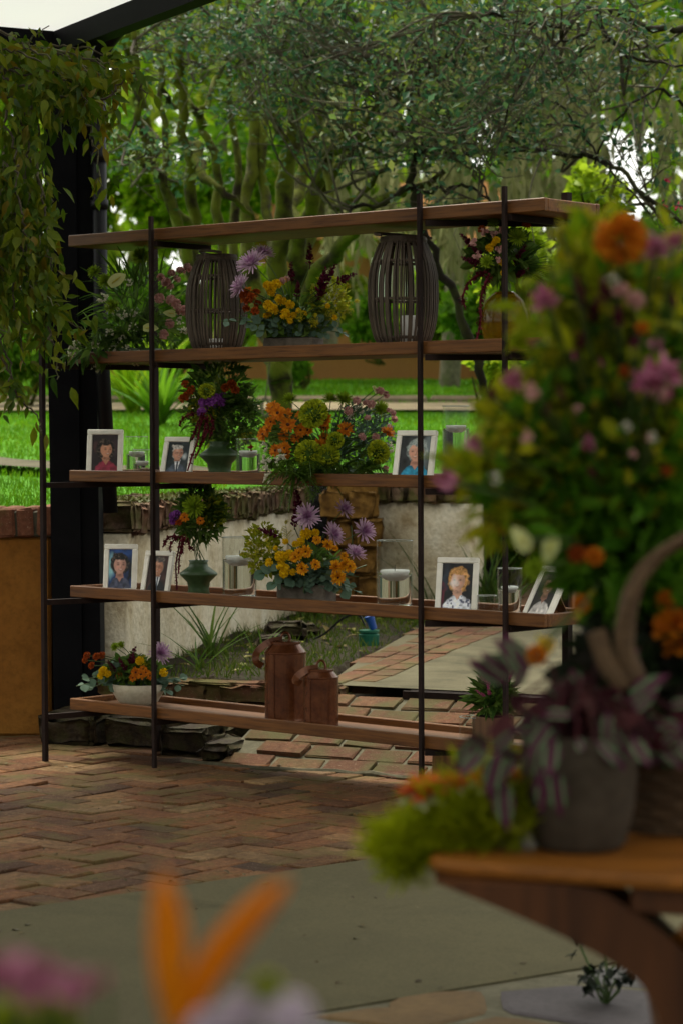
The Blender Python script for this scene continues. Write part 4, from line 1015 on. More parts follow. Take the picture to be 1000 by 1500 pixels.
for k, i in enumerate(order):
    o = obj('leaf', lm[k % 3], vine, Vector(VP[i] - VO), Matrix([list(r) for r in FRM[i]]), float(VS[i]))
rest = np.setdiff1d(np.arange(len(VP)), order)
g = Geo(); g.inst(LANCE, FRM[rest], VP[rest], VS[rest]); g.build('foliage', MT['leaf_vine'], vine, smooth=True, origin=VO, kind='stuff')

# ================================================================== THE RACK
M1 = np.array([-.67, 8.73]); U2 = np.array([.7511, -.6602]); V2 = np.array([.6602, .7511])
def RW(u, v, z): p = M1 + U2 * u + V2 * v; return Vector((p[0], p[1], z))
def RP(px, v, z):
    """the place on the rack, v metres behind the front edge, that shows at photo column px"""
    k = (px - 500) / FPX; b = M1 + V2 * v; return RW((k * b[1] - b[0]) / (U2[0] - k * U2[1]), v, z)
RANG = math.atan2(U2[1], U2[0])
RIM = [.223, .646, 1.078, 1.516, 1.952]; BASE = [z - .026 for z in RIM]
rack = thing('display_rack', 'tall open rack of five brown wooden trays on thin dark steel posts', 'shelf', RW(0, 0, 0), RANG)
RM = np.array([list(r) for r in rack.matrix_basis.to_3x3()]) if False else rz(RANG)
def post_at(u, v, ztop, w=.0136):
    g = Geo(); l = -.011
    x, y = u, v; h = w / 2
    g.add([(x - h, y - h, 0), (x + h, y - h, 0), (x + h, y + h, 0), (x - h, y + h, 0), (x - h + l, y - h, ztop), (x + h + l, y - h, ztop), (x + h + l, y + h, ztop), (x - h + l, y + h, ztop)],
          [(0, 3, 2, 1), (4, 5, 6, 7), (0, 1, 5, 4), (1, 2, 6, 5), (2, 3, 7, 6), (3, 0, 4, 7)])
    return g.build('post', MT['steel'], rack)
LU, RU, DEP = -.462, 1.735, .30
PST = {'F1': (-.425, -.155), 'M1': (0.004, -.0125), 'R1': (-.317, DEP + .014), 'F2': (1.252, -.0125), 'M2': (1.598, -.0125), 'R2': (1.598, DEP + .02)}
for k, (u, v) in PST.items(): post_at(u, v, {'F1': 1.60, 'R1': 1.93, 'R2': 2.0}.get(k, 1.995), .025 if k == 'R2' else .022 if k == 'R1' else .017 if k == 'F1' else .0136)
def bar(a, b, z):
    a, b = np.array([*a, z]), np.array([*b, z]); d_ = nrm(b - a); s_ = np.cross(d_, [0, 0, 1]); g = Geo()
    g.box((a + b) / 2, (.018, np.linalg.norm(b - a) - .02, .020), np.stack([s_, d_, [0, 0, 1]], 1)); g.build('crossbar', MT['steel'], rack)
BOARD = .042
for i, z in enumerate(RIM):
    zz = z - BOARD - .0115
    if i < 4: bar(PST['F1'], PST['R1'], zz)
    bar(PST['F2'], PST['R2'], zz); bar(PST['M1'], (0, DEP - .01), zz - .001); bar(PST['M2'], (1.598, DEP - .01), zz - .0008)
for i, z in enumerate(RIM):
    du = rng.normal(0, .004) if i else .0
    tray = Geo().bbox(((LU + RU) / 2 + du, DEP / 2, z - BOARD + .0095), (RU - LU - .040, DEP - .040, .019), .002).build('shelf', MT['shelf'], rack)
    for nm, c, s in (('front_rim', ((LU + RU) / 2 + du, .010, z - BOARD / 2), (RU - LU, .02, BOARD)), ('back_rim', ((LU + RU) / 2 + du, DEP - .010, z - BOARD / 2), (RU - LU, .02, BOARD)),
                     ('end_rim', (LU + .0102 + du, DEP / 2, z - BOARD / 2 - .0006), (.02, DEP - .0405, BOARD - .001)), ('end_rim', (RU - .0102 + du, DEP / 2, z - BOARD / 2 - .0006), (.02, DEP - .0405, BOARD - .001))):
        Geo().bbox(c, s, .0025).build(nm, MT['shelf'], tray)

# ------------------------------------------------------------------ picture frames
def blend(img, mask, c):
    m = np.clip(mask, 0, 1)[..., None]; img[:] = img * (1 - m) + np.array(srgb(c)) * m
def ell(X, Y, cx, cy, a, b, soft=.12): return np.clip((1 - np.sqrt(((X - cx) / a) ** 2 + ((Y - cy) / b) ** 2)) / soft, 0, 1)
def snoise(r_, H, Wd, k):
    """smooth random field about k cells across, range about -1..1"""
    g = r_.normal(0, 1, (int(k * 1.5) + 3, k + 3)); y = np.linspace(0, g.shape[0] - 1.01, H); x = np.linspace(0, g.shape[1] - 1.01, Wd)
    yi, xi = y.astype(int), x.astype(int); fy, fx = (y - yi)[:, None], (x - xi)[None]; fy, fx = fy * fy * (3 - 2 * fy), fx * fx * (3 - 2 * fx)
    return (g[yi][:, xi] * (1 - fy) + g[yi + 1][:, xi] * fy) * (1 - fx) + (g[yi][:, xi + 1] * (1 - fy) + g[yi + 1][:, xi + 1] * fy) * fx
def portrait(p):
    H, Wd = 108, 72; X, Y = np.meshgrid((np.arange(Wd) + .5) / Wd, (np.arange(H) + .5) / H * 1.5); r_ = np.random.default_rng(p['seed'])
    N = lambda k: snoise(r_, H, Wd, k)
    img = np.zeros((H, Wd, 3)); img[:] = srgb(p['bg']); img *= (1 + .35 * N(4))[..., None]
    for c, cx, cy, a, b in p.get('bgs', []): blend(img, ell(X + .05 * N(5), Y + .05 * N(5), cx, cy, a, b, .6), c)
    hx, hy, hw, hh = p['head']; hw *= 1.26; hh *= 1.20; tn = p.get('turn', .12); fx = hx + tn * hw
    wx, wy = X + .022 * N(9), Y + .022 * N(9)
    hair = ell(wx, wy, hx - tn * hw * .5, hy + p['hair_dy'], hw * (p['hair_w'] * (1.02 if not p.get('jacket') else .92)), hh * p['hair_h'] * (1.06 if not p.get('jacket') else 1), .14); blend(img, hair, p['hair'])
    sh = ell(wx, Y, hx + .02, 1.66, .52, .64 + p.get('sh', 0), .06); blend(img, sh, p['cloth'])
    nk = ((np.abs(X - hx) < hw * (.52 + .25 * np.clip((Y - hy - hh * .9) * 3, 0, 1))) & (Y > hy) & (Y < hy + hh * 1.42)) * 1.0
    if p.get('jacket'):
        blend(img, ((np.abs(X - hx - .02) < .15 - .15 * (Y - hy - hh * .9) / .7) & (Y > hy + hh * .95)) * 1.0, p['shirt']); blend(img, ((np.abs(X - hx - .03) < .032) & (Y > hy + hh * 1.2)) * 1.0, p['tie'])
        nk = nk * (Y < hy + hh * 1.15)
    else: nk = np.maximum(nk, ((np.abs(X - hx) < .17 - (Y - hy - hh * 1.1) * .62) & (Y > hy + hh * 1.1)) * 1.0)
    blend(img, nk, p['skin2']); blend(img, nk * .55, p['skin'])
    jaw = 1 - .26 * np.clip((Y - hy) / hh, 0, 1) ** 1.6
    q = np.sqrt(((X - hx) / (hw * jaw)) ** 2 + ((Y - hy) / hh) ** 2); face = np.clip((1.0 - q) / .07, 0, 1); blend(img, face, p['skin'])
    # form: light from the upper left, darker far cheek, sockets, nose, lower lip
    sx = (X - fx) / hw; sy = (Y - hy) / hh; shade = 1.10 - .42 * np.clip(sx + .15, 0, 1) - .16 * np.clip(-sx - .5, 0, 1) - .22 * np.clip(sy - .55, 0, 1) + .08 * N(6)
    img *= (1 - face[..., None]) + face[..., None] * shade[..., None]
    dk = lambda cx, cy, a, b, k, col='3a201a', s=.8: blend(img, ell(X, Y, fx + cx * hw, hy + cy * hh, a * hw, b * hh, s) * k * face, col)
    for s in (-1, 1):
        dk(s * .40, -.10, .30, .17, .55); dk(s * .40, -.09, .15, .055, .85, '120a08'); dk(s * .42, -.30, .26, .055, .75, p['hair'], .6); dk(s * .52, .22, .30, .20, .35, 'd98d78', .9)
        dk(s * .34, .34, .06, .20, .30)
        if p.get('glasses'):
            w_ = np.sqrt(((X - fx - s * hw * .42) / (hw * .34)) ** 2 + ((Y - hy + hh * .08) / (hh * .17)) ** 2); blend(img, np.clip(1 - np.abs(w_ - 1) / .22, 0, 1) * .8 * face, '17110f')
    dk(.10, .12, .10, .26, .40); dk(-.02, .05, .05, .24, .35, 'f6dcc8'); dk(.03, .25, .20, .06, .45); dk(0, .50, .40, .10, .75, '74302b', .5); dk(0, .475, .30, .045, .75, 'ead9cc', .5); dk(.02, .66, .24, .06, .35)
    blend(img, ell(X, Y, hx - .16 * hw, hy - hh * .52, hw * .4, hh * .2, .9) * .25 * face, 'f3d8c4')
    top = ell(wx, wy, hx - tn * hw * 1.2, hy - hh * 1.02, hw * 1.12, hh * .50 * p.get('fringe', 1), .22); blend(img, top, p['hair'])
    hm = np.clip(np.maximum(hair, top) - face * (top < .3), 0, 1)
    st = snoise(r_, H, Wd, 34) * .30 + snoise(r_, H, Wd, 10) * .22; img *= 1 + (st * hm)[..., None]; blend(img, np.clip(st * 2, 0, 1) * hm * .22, 'b59a86')
    img *= 1 + (sh * (1 - face) * (1 - nk) * (.28 * N(7) + .12 * N(18)))[..., None]
    img *= (1 - .45 * ell(X, Y, hx + .02, hy + hh * 1.15, hw * .9, hh * .28, .9) * (1 - face))[..., None]
    if p.get('print'): blend(img, (N(16) > .55) * sh * (1 - nk) * .9, p['print'])
    if p.get('glare'): cx, cy, a, b = p['glare']; blend(img, ell(X + .05 * N(5), Y, cx, cy, a, b, .9) * .65, 'e4eaec')
    img *= 1 + r_.normal(0, .04, (H, Wd, 1))
    for ax_ in (0, 1): img = .6 * img + .2 * (np.roll(img, 1, ax_) + np.roll(img, -1, ax_))
    return np.clip(img * 1.15, 0, 1)
t = NT('photo_print'); at = t.n('ShaderNodeAttribute'); at.attribute_name = 'Col'; t.bsdf(at.outputs['Color'], .35, spec=.45); MT['print'] = t.m
def picture_frame(p, label, px, py_base, zi, v, w, h, yaw, lean, roll=0.0, rim=.019):
    b = RP(px, v, BASE[zi] + .001); root = thing('picture_frame', label, 'photo frame', b, yaw, 'framed portraits on the rack')
    Rl = rx(-lean) if roll == 0 else ry(roll) @ rx(-lean)
    def part(nm, c, s, mat, bev=.0025):
        o = Geo().bbox((0, 0, 0), s, bev).build(nm, mat, root); o.location = Vector(Rl @ np.array(c)); o.rotation_euler = Matrix([list(r) for r in Rl]).to_euler(); return o
    part('rail', (0, 0, rim / 2), (w, .016, rim), MT['white_paint']); part('rail', (0, 0, h - rim / 2), (w, .016, rim), MT['white_paint'])
    part('stile', (-w / 2 + rim / 2 - .0002, 0, h / 2), (rim, .0155, h - 2 * rim + .0004), MT['white_paint']); part('stile', (w / 2 - rim / 2 + .0002, 0, h / 2), (rim, .0155, h - 2 * rim + .0004), MT['white_paint'])
    part('backing', (0, .010, h / 2), (w - .012, .004, h - .012), MT['wood_box'], .001)
    iw, ih = w - 2 * rim, h - 2 * rim; img = portrait(p); H, Wd = img.shape[:2]
    jx, jy = np.meshgrid(np.arange(Wd + 1), np.arange(H + 1)); v_ = np.stack([(jx / Wd - .5) * iw, np.full(jx.shape, -.002), rim + (1 - jy / H) * ih], -1).reshape(-1, 3)
    ids = np.arange((Wd + 1) * (H + 1)).reshape(H + 1, Wd + 1); f = np.stack([ids[1:, :-1], ids[1:, 1:], ids[:-1, 1:], ids[:-1, :-1]], -1).reshape(-1, 4)
    me = Geo().add(v_ @ Rl.T, f.tolist()).mesh('photo_print', MT['print'])
    ca_ = me.color_attributes.new('Col', 'FLOAT_COLOR', 'CORNER'); cc = np.concatenate([img.reshape(-1, 3), np.ones((H * Wd, 1))], 1).repeat(4, 0); ca_.data.foreach_set('color', cc.astype(np.float32).ravel())
    obj('photo_print', me, root)
    # easel leg behind
    top = Rl @ np.array([0, .013, h * .62]); foot = np.array([top[0], top[1] + h * .30, .002]); d_ = nrm(foot - top); s_ = Rl @ np.array([1., 0, 0]); s_ = nrm(s_ - d_ * (s_ @ d_))
    Geo().box((top + foot) / 2, (.05, np.linalg.norm(foot - top), .003), np.stack([s_, d_, np.cross(s_, d_)], 1)).build('easel_leg', MT['wood_box'], root)
    return root
P1 = dict(seed=1, bg='2a2022', bgs=[('4a3030', .15, .5, .2, .3), ('3a2a30', .9, .5, .2, .5)], head=(.55, .62, .185, .25), hair='15100f', hair_w=1.62, hair_h=1.42, hair_dy=-.02, skin='c28a6c', skin2='8f5a44', cloth='84283c', turn=.28, fringe=1.15)
P2 = dict(seed=2, bg='2e3638', bgs=[('20282a', .2, .4, .4, .7)], head=(.48, .56, .20, .27), hair='b9b4ad', hair_w=1.08, hair_h=1.12, hair_dy=-.06, skin='b98770', skin2='85594a', cloth='4a525e', jacket=True, shirt='d8d8da', tie='1b2436', glasses=True, turn=.22, fringe=.7, glare=(.8, .7, .14, .2))
P3 = dict(seed=3, bg='232628', bgs=[('6a7478', .9, .5, .22, .9)], head=(.54, .60, .21, .29), hair='8d9896', hair_w=1.4, hair_h=1.30, hair_dy=-.09, skin='c48f78', skin2='a06a58', cloth='1c7fa0', turn=-.12)
P4 = dict(seed=4, bg='1d3f78', bgs=[('8fc4cc', .05, .65, .28, .6), ('10131c', .95, .8, .28, .7)], head=(.48, .62, .22, .28), hair='14110f', hair_w=1.55, hair_h=1.30, hair_dy=-.06, skin='b88a7a', skin2='94675a', cloth='42465a')
P5 = dict(seed=5, bg='3a2320', bgs=[('1c1818', .3, .3, .5, .5)], head=(.52, .50, .20, .28), hair='4a4340', hair_w=1.1, hair_h=1.1, hair_dy=-.05, skin='b27c62', skin2='7f5343', cloth='121318', jacket=True, shirt='d4d6da', tie='3a4250', glasses=True, turn=-.2, fringe=.8)
P6 = dict(seed=6, bg='1b1c1f', bgs=[('5a2030', .0, 1.0, .12, .8), ('2a3440', .12, .5, .12, .5)], head=(.52, .58, .19, .27), hair='bd8a4e', hair_w=1.50, hair_h=1.34, hair_dy=-.04, skin='d3a58e', skin2='c08e78', cloth='d9dbe4', print='2b3358', turn=-.1, glare=(.40, .62, .13, .3))
P7 = dict(seed=7, bg='2b2a28', bgs=[('4a4642', .2, .3, .4, .4)], head=(.5, .50, .2, .27), hair='2a2422', hair_w=1.2, hair_h=1.2, hair_dy=-.06, skin='8f6a58', skin2='6d4c40', cloth='b7b2ae')
picture_frame(P1, 'white framed portrait of a dark haired woman in a burgundy top', 153, 690, 2, .075, .136, .178, -.13, .16)
picture_frame(P2, 'white framed portrait of a man in grey suit and dark tie', 257, 690, 2, .055, .126, .155, -.42, .30)
picture_frame(P3, 'white framed portrait of a grey haired woman in a blue top', 603, 697, 2, .070, .142, .178, -.40, .30)
picture_frame(P4, 'white framed portrait of a dark curly haired woman before a blue backdrop', 175, 862, 1, .075, .126, .184, -.16, .16)
picture_frame(P5, 'white framed portrait of a man with glasses in a black suit', 226, 866, 1, .055, .118, .170, -.42, .30)
picture_frame(P6, 'white framed portrait of a blond woman in a patterned white blouse', 667, 893, 1, .065, .140, .190, -.26, .24)
picture_frame(P7, 'white framed portrait leaning far back at the right end of the shelf', 783, 900, 1, .060, .135, .190, -.95, .52)

# ------------------------------------------------------------------ glass cylinders and floating candles
def cylinder(px, zi, v, r_, h, wl, label, name='glass_cylinder'):
    b = RP(px, v, BASE[zi] + .001); o = thing(name, label, 'vase', b, 0, 'clear glass cylinders on the rack')
    t_ = .003
    Geo().lathe([(0, 0), (r_ - .0012, 0), (r_ - .0002, .0004), (r_, .0014), (r_, .003), (r_, h - .002), (r_, h - .001), (r_ - t_ * .5, h), (r_ - t_, h - .001), (r_ - t_, h - .002), (r_ - t_, .0115), (r_ - t_, .0104), (r_ - t_ - .0008, .010), (r_ - t_ - .002, .010), (0, .010)], 40).build('glass', MT['glass'], o, smooth=True)
    th = np.linspace(0, 2 * math.pi, 41)
    Geo().lathe([(r_ - .0034, h - .0008), (r_ + .0003, h - .0012), (r_ + .0003, h + .0012), (r_ - .0034, h + .0014), (r_ - .0034, h - .0008)], 40).build('rim', MT['white_glass'], o, smooth=True)
    if wl: Geo().lathe([(0, .0108), (r_ - t_ - .003, .0108), (r_ - t_ - .0012, .0109), (r_ - t_ - .0008, .0114), (r_ - t_ - .0008, .0134), (r_ - t_ - .0008, wl - .002), (r_ - t_ - .0009, wl - .0006), (r_ - t_ - .0015, wl), (r_ - t_ - .004, wl), (0, wl)], 40).build('water', MT['water'], o, smooth=True)
    return o, b
t = NT('glass_rim'); p_ = t.bsdf((.55, .60, .55), .15, spec=.6); p_.inputs['Transmission Weight'].default_value = .6; MT['white_glass'] = t.m
def candle(b, r_, zl_, label, tilt=0.0, red=False):
    o = thing('floating_candle', label, 'candle', (b.x, b.y, b.z + zl_), 0, 'white floating candles'); k = r_
    Geo().lathe([(0, -.55 * k), (.45 * k, -.50 * k), (.8 * k, -.22 * k), (1.0 * k, .05 * k), (1.0 * k, .14 * k), (.92 * k, .20 * k), (.5 * k, .13 * k), (0, .12 * k)], 28, rot=rx(tilt)).build('wax', MT['wax'], o, smooth=True)
    Geo().tube([(0, 0, .1 * k), (0, 0, .42 * k), (.02 * k, 0, .55 * k)], .0012, 5).build('wick', MT['wick'], o)
    return o
def cyl(px, zi, v, r_, h, wl, label, clabel, cr=None):
    o, b = cylinder(px, zi, v, r_, h, wl, label)
    if clabel: candle(b, cr or (r_ - .012), wl + .004, clabel, rng.normal(0, .03))
    return o
cyl(201, 2, .19, .042, .150, .085, 'taller clear cylinder behind the short one, beside the burgundy portrait', 'white candle floating in the taller cylinder by the burgundy portrait')
cyl(209, 2, .075, .036, .102, .052, 'short clear cylinder in front beside the burgundy portrait', 'white candle floating in the short cylinder by the burgundy portrait')
cj = cyl(364, 2, .13, .045, .142, .090, 'clear cylinder between the dark green vase and the orange bouquet', 'white candle with red petals floating between green vase and orange bouquet')
jb = RP(364, .13, BASE[2]); g = Geo()
g.inst(PETAL_W, frames(rdirs(7, .5)), np.array([[jb.x + .010, jb.y - .018, jb.z + .105]]).repeat(7, 0), .018); o = g.build('red_petals', m_petal('dark_red', (.28, .02, .02)), origin=(jb.x, jb.y, jb.z + .10)); tag(o, 'small cluster of dark red petals lying on the candle in the cylinder', 'petals')
cyl(667, 2, .15, .046, .252, .178, 'tall clear cylinder right of the grey haired woman portrait', 'white candle floating high in the tall cylinder on the third shelf')
cyl(351, 1, .15, .063, .222, .142, 'large clear cylinder right of the green vase on the fourth shelf', 'white candle floating in the large cylinder right of the green vase')
cyl(578, 1, .14, .062, .232, .118, 'large clear cylinder left of the blond portrait', 'white candle floating in the large cylinder left of the blond portrait')
cyl(713, 1, .10, .032, .066, 0, 'small empty clear glass in front of the blond portrait corner', None)
cyl(746, 1, .10, .040, .158, .090, 'narrow clear cylinder behind the rightmost front post', 'white candle floating behind the rightmost front post')
cyl(690, 0, .12, .040, .085, 0, 'small empty clear glass on the lowest shelf by the wooden planter', None)

# ------------------------------------------------------------------ bamboo lanterns
def lantern(px, label, r_=.098, h=.355, handle=True):
    b = RP(px, .16, BASE[3] + .001); o = thing('bamboo_lantern', label, 'lantern', b, rng.uniform(0, 3), 'bamboo lanterns on the rack')
    zs = np.linspace(.012, h - .02, 11); t_ = (zs - zs[0]) / (zs[-1] - zs[0]); rr = r_ * np.interp(t_, [0, .06, .15, .28, .42, .58, .72, .85, .94, 1], [.68, .79, .89, .97, 1, 1, .965, .86, .74, .66])
    N = 54; g = Geo(); sec = []
    for z, q in zip(zs, rr): sec.append([(q - .0022, -.0031, z), (q + .0022, -.0031, z), (q + .0022, .0031, z), (q - .0022, .0031, z)])
    v = np.array(sec).reshape(-1, 3); f = []
    for i in range(len(zs) - 1):
        for k in range(4): f.append((i * 4 + k, i * 4 + (k + 1) % 4, i * 4 + 4 + (k + 1) % 4, i * 4 + 4 + k))
    me = Geo().add(v, f).mesh('slat', MT['bamboo'])
    for i in range(N):
        s = obj('slat', me, o); s.rotation_euler = (rng.normal(0, .006), rng.normal(0, .006), 2 * math.pi * i / N + rng.normal(0, .02)); s.scale = (1, rng.uniform(.7, 1.35), 1)
    for z in (.045, h * .45, h * .78):
        q = float(np.interp(z, zs, rr)) - .006; th = np.linspace(0, 2 * math.pi, 37); Geo().tube(np.stack([q * np.cos(th), q * np.sin(th), np.full(37, z)], 1), .0052, 6).build('hoop', MT['bamboo'], o)
    Geo().lathe([(0, 0), (r_ * .70, 0), (r_ * .73, .006), (r_ * .70, .014), (0, .014)], 32).build('base', MT['bamboo'], o)
    Geo().lathe([(r_ * .40, h - .024), (r_ * .66, h - .024), (r_ * .69, h - .012), (r_ * .66, h), (r_ * .44, h), (r_ * .40, h - .024)], 32).build('collar', MT['bamboo'], o)
    g = Geo(); th = np.linspace(-.25, math.pi + .25, 20); a = r_ * .98
    g.tube(np.stack([a * np.cos(th) * .98, a * .55 * np.sin(th), np.full(20, h + .003) + .010 * np.sin(th)], 1), .0055, 8); g.build('handle', MT['bamboo'], o)
    return o, b
lo, lb = lantern(318, 'closed slatted bamboo lantern beside the pink and white flowers', .110, .368)
lo2, lb2 = lantern(590, 'slatted bamboo lantern with a white candle inside behind the right front post', .116, .385)
def pillar_candle(b, h, label):
    o = thing('pillar_candle', label, 'candle', (b.x, b.y, b.z + .0155), 0); r_ = .030
    Geo().lathe([(0, 0), (r_, 0), (r_, h - .006), (r_ - .004, h), (r_ * .5, h - .005), (0, h - .006)], 24).build('wax', MT['wax'], o, smooth=True); Geo().tube([(0, 0, h - .008), (0, 0, h + .01)], .0012, 5).build('wick', MT['wick'], o)
pillar_candle(lb2 + Vector((.02, 0, 0)), .105, 'white pillar candle inside the right bamboo lantern'); pillar_candle(lb, .05, 'short white pillar candle inside the left bamboo lantern')

# ------------------------------------------------------------------ flowers
FM = {}
def core(g, r_, sq=1.0, mat=0):
    a = np.linspace(-math.pi / 2, math.pi / 2, 7); g.lathe([(max(0, r_ * math.cos(q)), r_ * sq * math.sin(q)) for q in a], 10, mat=mat)
def radial(g, n, elev, L, w, tm=PETAL, mat=0, z=0.0, r0=.08, jit=.12):
    a = np.arange(n) / n * 2 * math.pi + rng.uniform(0, 6) + rng.normal(0, jit, n); e = R(elev) + rng.normal(0, jit * .8, n)
    d = np.stack([np.cos(a) * np.cos(e), np.sin(a) * np.cos(e), np.sin(e)], 1); P = np.stack([np.cos(a) * r0, np.sin(a) * r0, np.full(n, z)], 1)
    LL = L * rng.uniform(.85, 1.1, n); g.inst(tm, frames(d), P, np.stack([np.full(n, w), LL, LL], 1), mat)
def ballp(g, n, r0, L, w, tm=PETAL_W, mat=0, lo=-.3, sq=1.0):
    d = rdirs(n * 2); d = d[d[:, 2] > lo][:n]; g.inst(tm, frames(d, roll=rng.uniform(0, 6, len(d))), d * r0 * np.array([1, 1, sq]), np.stack([np.full(len(d), w), np.full(len(d), L), np.full(len(d), L)], 1), mat)
def M2_(name, a, b=None): return m_petal(name, a, b)
lav, lavd = m_petal('lavender_petal', (.60, .43, .55), (.46, .29, .44)), m_petal('lavender_heart', (.38, .16, .34), (.42, .24, .38))
yel = m_petal('yellow_petal', (.78, .54, .014), (.62, .38, .010)); org = m_petal('orange_petal', (.62, .22, .014), (.42, .10, .010)); rus = m_petal('rust_petal', (.40, .085, .012), (.24, .04, .010))
gold = m_petal('golden_petal', (.76, .40, .016), (.50, .14, .010)); burg = m_petal('burgundy_petal', (.12, .006, .032), (.06, .004, .018)); pink = m_petal('dusty_pink_petal', (.62, .37, .33), (.50, .26, .24))
purp = m_petal('violet_petal', (.30, .08, .36), (.19, .045, .25)); lime = m_petal('lime_petal', (.26, .36, .02), (.16, .25, .015)); wht = m_petal('white_petal', (.70, .66, .54), (.52, .50, .38)); mauve = m_petal('mauve_petal', (.42, .10, .20), (.22, .02, .08))
cream = m_petal('cream_spathe', (.52, .52, .24), (.42, .46, .18)); dk = m_plain('dark_centre', (.06, .018, .008), .8); limed = m_petal('lime_dome', (.46, .50, .03), (.22, .28, .015)); amar = m_petal('amaranth', (.14, .014, .026), (.06, .006, .012))
def reg(k, g, mats): FM[k] = g.mesh(k, mats, True)
g = Geo(); [radial(g, n, e, L, .42, PETAL, m) for n, e, L, m in ((24, 2, 1., 0), (24, 18, .95, 0), (20, 36, .82, 0), (16, 55, .6, 1), (10, 74, .42, 1))]; reg('spider_mum', g, [lav, lavd])
g = Geo(); core(g, .6, .8); ballp(g, 110, .5, .5, .5, PETAL_W, 0, -.5, .8); reg('yellow_button_mum', g, [yel])
g = Geo(); [radial(g, n, e, L, .95, PETAL, 0) for n, e, L in ((17, -4, 1.), (16, 14, .92), (12, 34, .62))]; g.lathe([(.24, .0), (.21, .14), (.10, .2), (0, .22)], 10, mat=1); reg('orange_mum', g, [org, dk])
g = Geo(); [radial(g, n, e, L, .95, PETAL, 0) for n, e, L in ((18, -2, 1.), (17, 16, .92), (14, 34, .70), (12, 52, .46))]; g.lathe([(.20, .0), (.17, .14), (.08, .2), (0, .22)], 10, mat=1); reg('golden_mum', g, [gold, dk])
g = Geo(); core(g, .5, .7); ballp(g, 90, .4, .6, .5, PETAL_W, 0, -.4, .7); reg('rust_button_mum', g, [rus])
g = Geo(); [radial(g, 20, e, 1.0, .5, SPIKE if e > 50 else PETAL, 0) for e in (-12, 6, 24, 42, 58, 74)]; reg('green_mum', g, [lime])
g = Geo(); core(g, .74, .62, 1); ballp(g, 420, .74, .30, .30, PETAL_W, 0, -.6, .62); reg('green_dome', g, [limed, MT['green_a']])
g = Geo(); n = 90; zz = rng.uniform(0, 3.2, n); a = rng.uniform(0, 6.28, n); rr = .34 * (1.1 - zz / 3.6); g.inst(PETAL_W, frames(np.stack([np.cos(a), np.sin(a), np.full(n, .55)], 1), roll=rng.uniform(-.8, .8, n)), np.stack([np.cos(a) * rr * .5, np.sin(a) * rr * .5, zz], 1), .62 * (1.15 - zz / 4.5)); g.tube([(0, 0, -.5), (0, 0, 3.2)], .07, 5); reg('burgundy_snapdragon', g, [burg])
g = Geo()
for k in range(26):
    z = rng.uniform(0, 2.6); a = rng.uniform(0, 6.28); l = .9 * (1.1 - z / 3.2); e = np.array([math.cos(a) * l, math.sin(a) * l, z + l * .7]); g.tube([(0, 0, z), e], .014, 3, 1, False); m = 22; tt = rng.random(m)[:, None]; P = np.array([0, 0, z]) * (1 - tt) + e * tt + rng.normal(0, .06, (m, 3)); g.inst(DIAMOND, frames(rdirs(m)), P, .13, 0)
g.tube([(0, 0, -1), (0, 0, 2.8)], .025, 4, 1); reg('goldenrod', g, [m_petal('goldenrod_yellow', (.56, .46, .015), (.34, .32, .012)), MT['stem']])
g = Geo(); core(g, .5, .8); ballp(g, 80, .35, .65, .6, PETAL_W, 0, -.3, .8); reg('pink_carnation', g, [pink])
g = Geo(); core(g, .5, .8); ballp(g, 100, .4, .6, .4, PETAL_W, 0, -.3, .8); reg('violet_mum', g, [purp])
g = Geo()
for k in range(16):
    c = rdirs(1)[0] * np.array([.8, .8, .35]); m = 9; g.inst(PETAL_W, frames(rdirs(m, .3)), np.tile(c, (m, 1)), .30, 0); g.tube([(0, 0, -.9), c], .025, 3, 1, False)
reg('white_filler', g, [wht, MT['stem']])
g = Geo()
for k in range(7):
    c = rdirs(1)[0] * np.array([.6, .6, .4]); m = 14; g.inst(PETAL_W, frames(rdirs(m, .3)), np.tile(c, (m, 1)), .42, 0)
reg('pink_cluster', g, [pink])
# arum: rolled cream spathe round a spadix
g = Geo(); nu, nv = 13, 9; v = []
for i in range(nu):
    for j in range(nv):
        s, q = i / (nu - 1), (j / (nv - 1) - .5) * 2; w = .62 * math.sin(math.pi * min(1, .12 + s * .88)) ** .7 * (1 - .25 * s); v.append((q * w, -.9 + 1.9 * s, .35 * q * q * w + .22 * math.sin(s * 3.1) - .15 * s))
ids = np.arange(nu * nv).reshape(nu, nv); g.add(v, np.stack([ids[:-1, :-1], ids[1:, :-1], ids[1:, 1:], ids[:-1, 1:]], -1).reshape(-1, 4).tolist(), 0); g.tube([(0, -.6, .1), (0, -.1, .3), (0, .35, .36)], [.06, .08, .04], 8, 1); reg('cream_arum', g, [cream, m_plain('spadix', (.45, .40, .06), .6)])
g = Geo(); n = 70; zz = rng.uniform(0, 2.6, n); a = rng.uniform(0, 6.28, n); g.inst(PETAL_W, frames(np.stack([np.cos(a), np.sin(a), np.full(n, .9)], 1)), np.stack([np.cos(a) * .12, np.sin(a) * .12, zz], 1), .40 * (1.1 - zz / 4)); reg('mauve_spike', g, [mauve])
g = Geo()
for k in range(54):
    d = rdirs(1, .25); g.inst(PETAL if k % 2 else PETAL_W, frames(d, roll=rng.uniform(0, 6, 1)), rng.normal(0, .16, (1, 3)) + d * .1, [[rng.uniform(.4, .9), rng.uniform(.45, 1.25), .8]])
reg('mauve_mum', g, [m_petal('mauve_bloom', (.52, .22, .32), (.22, .015, .07))])
g = Geo(); ballp(g, 110, .30, .80, .62, PETAL_W, 0, -.4, .85); reg('orange_ball_flower', g, [org])

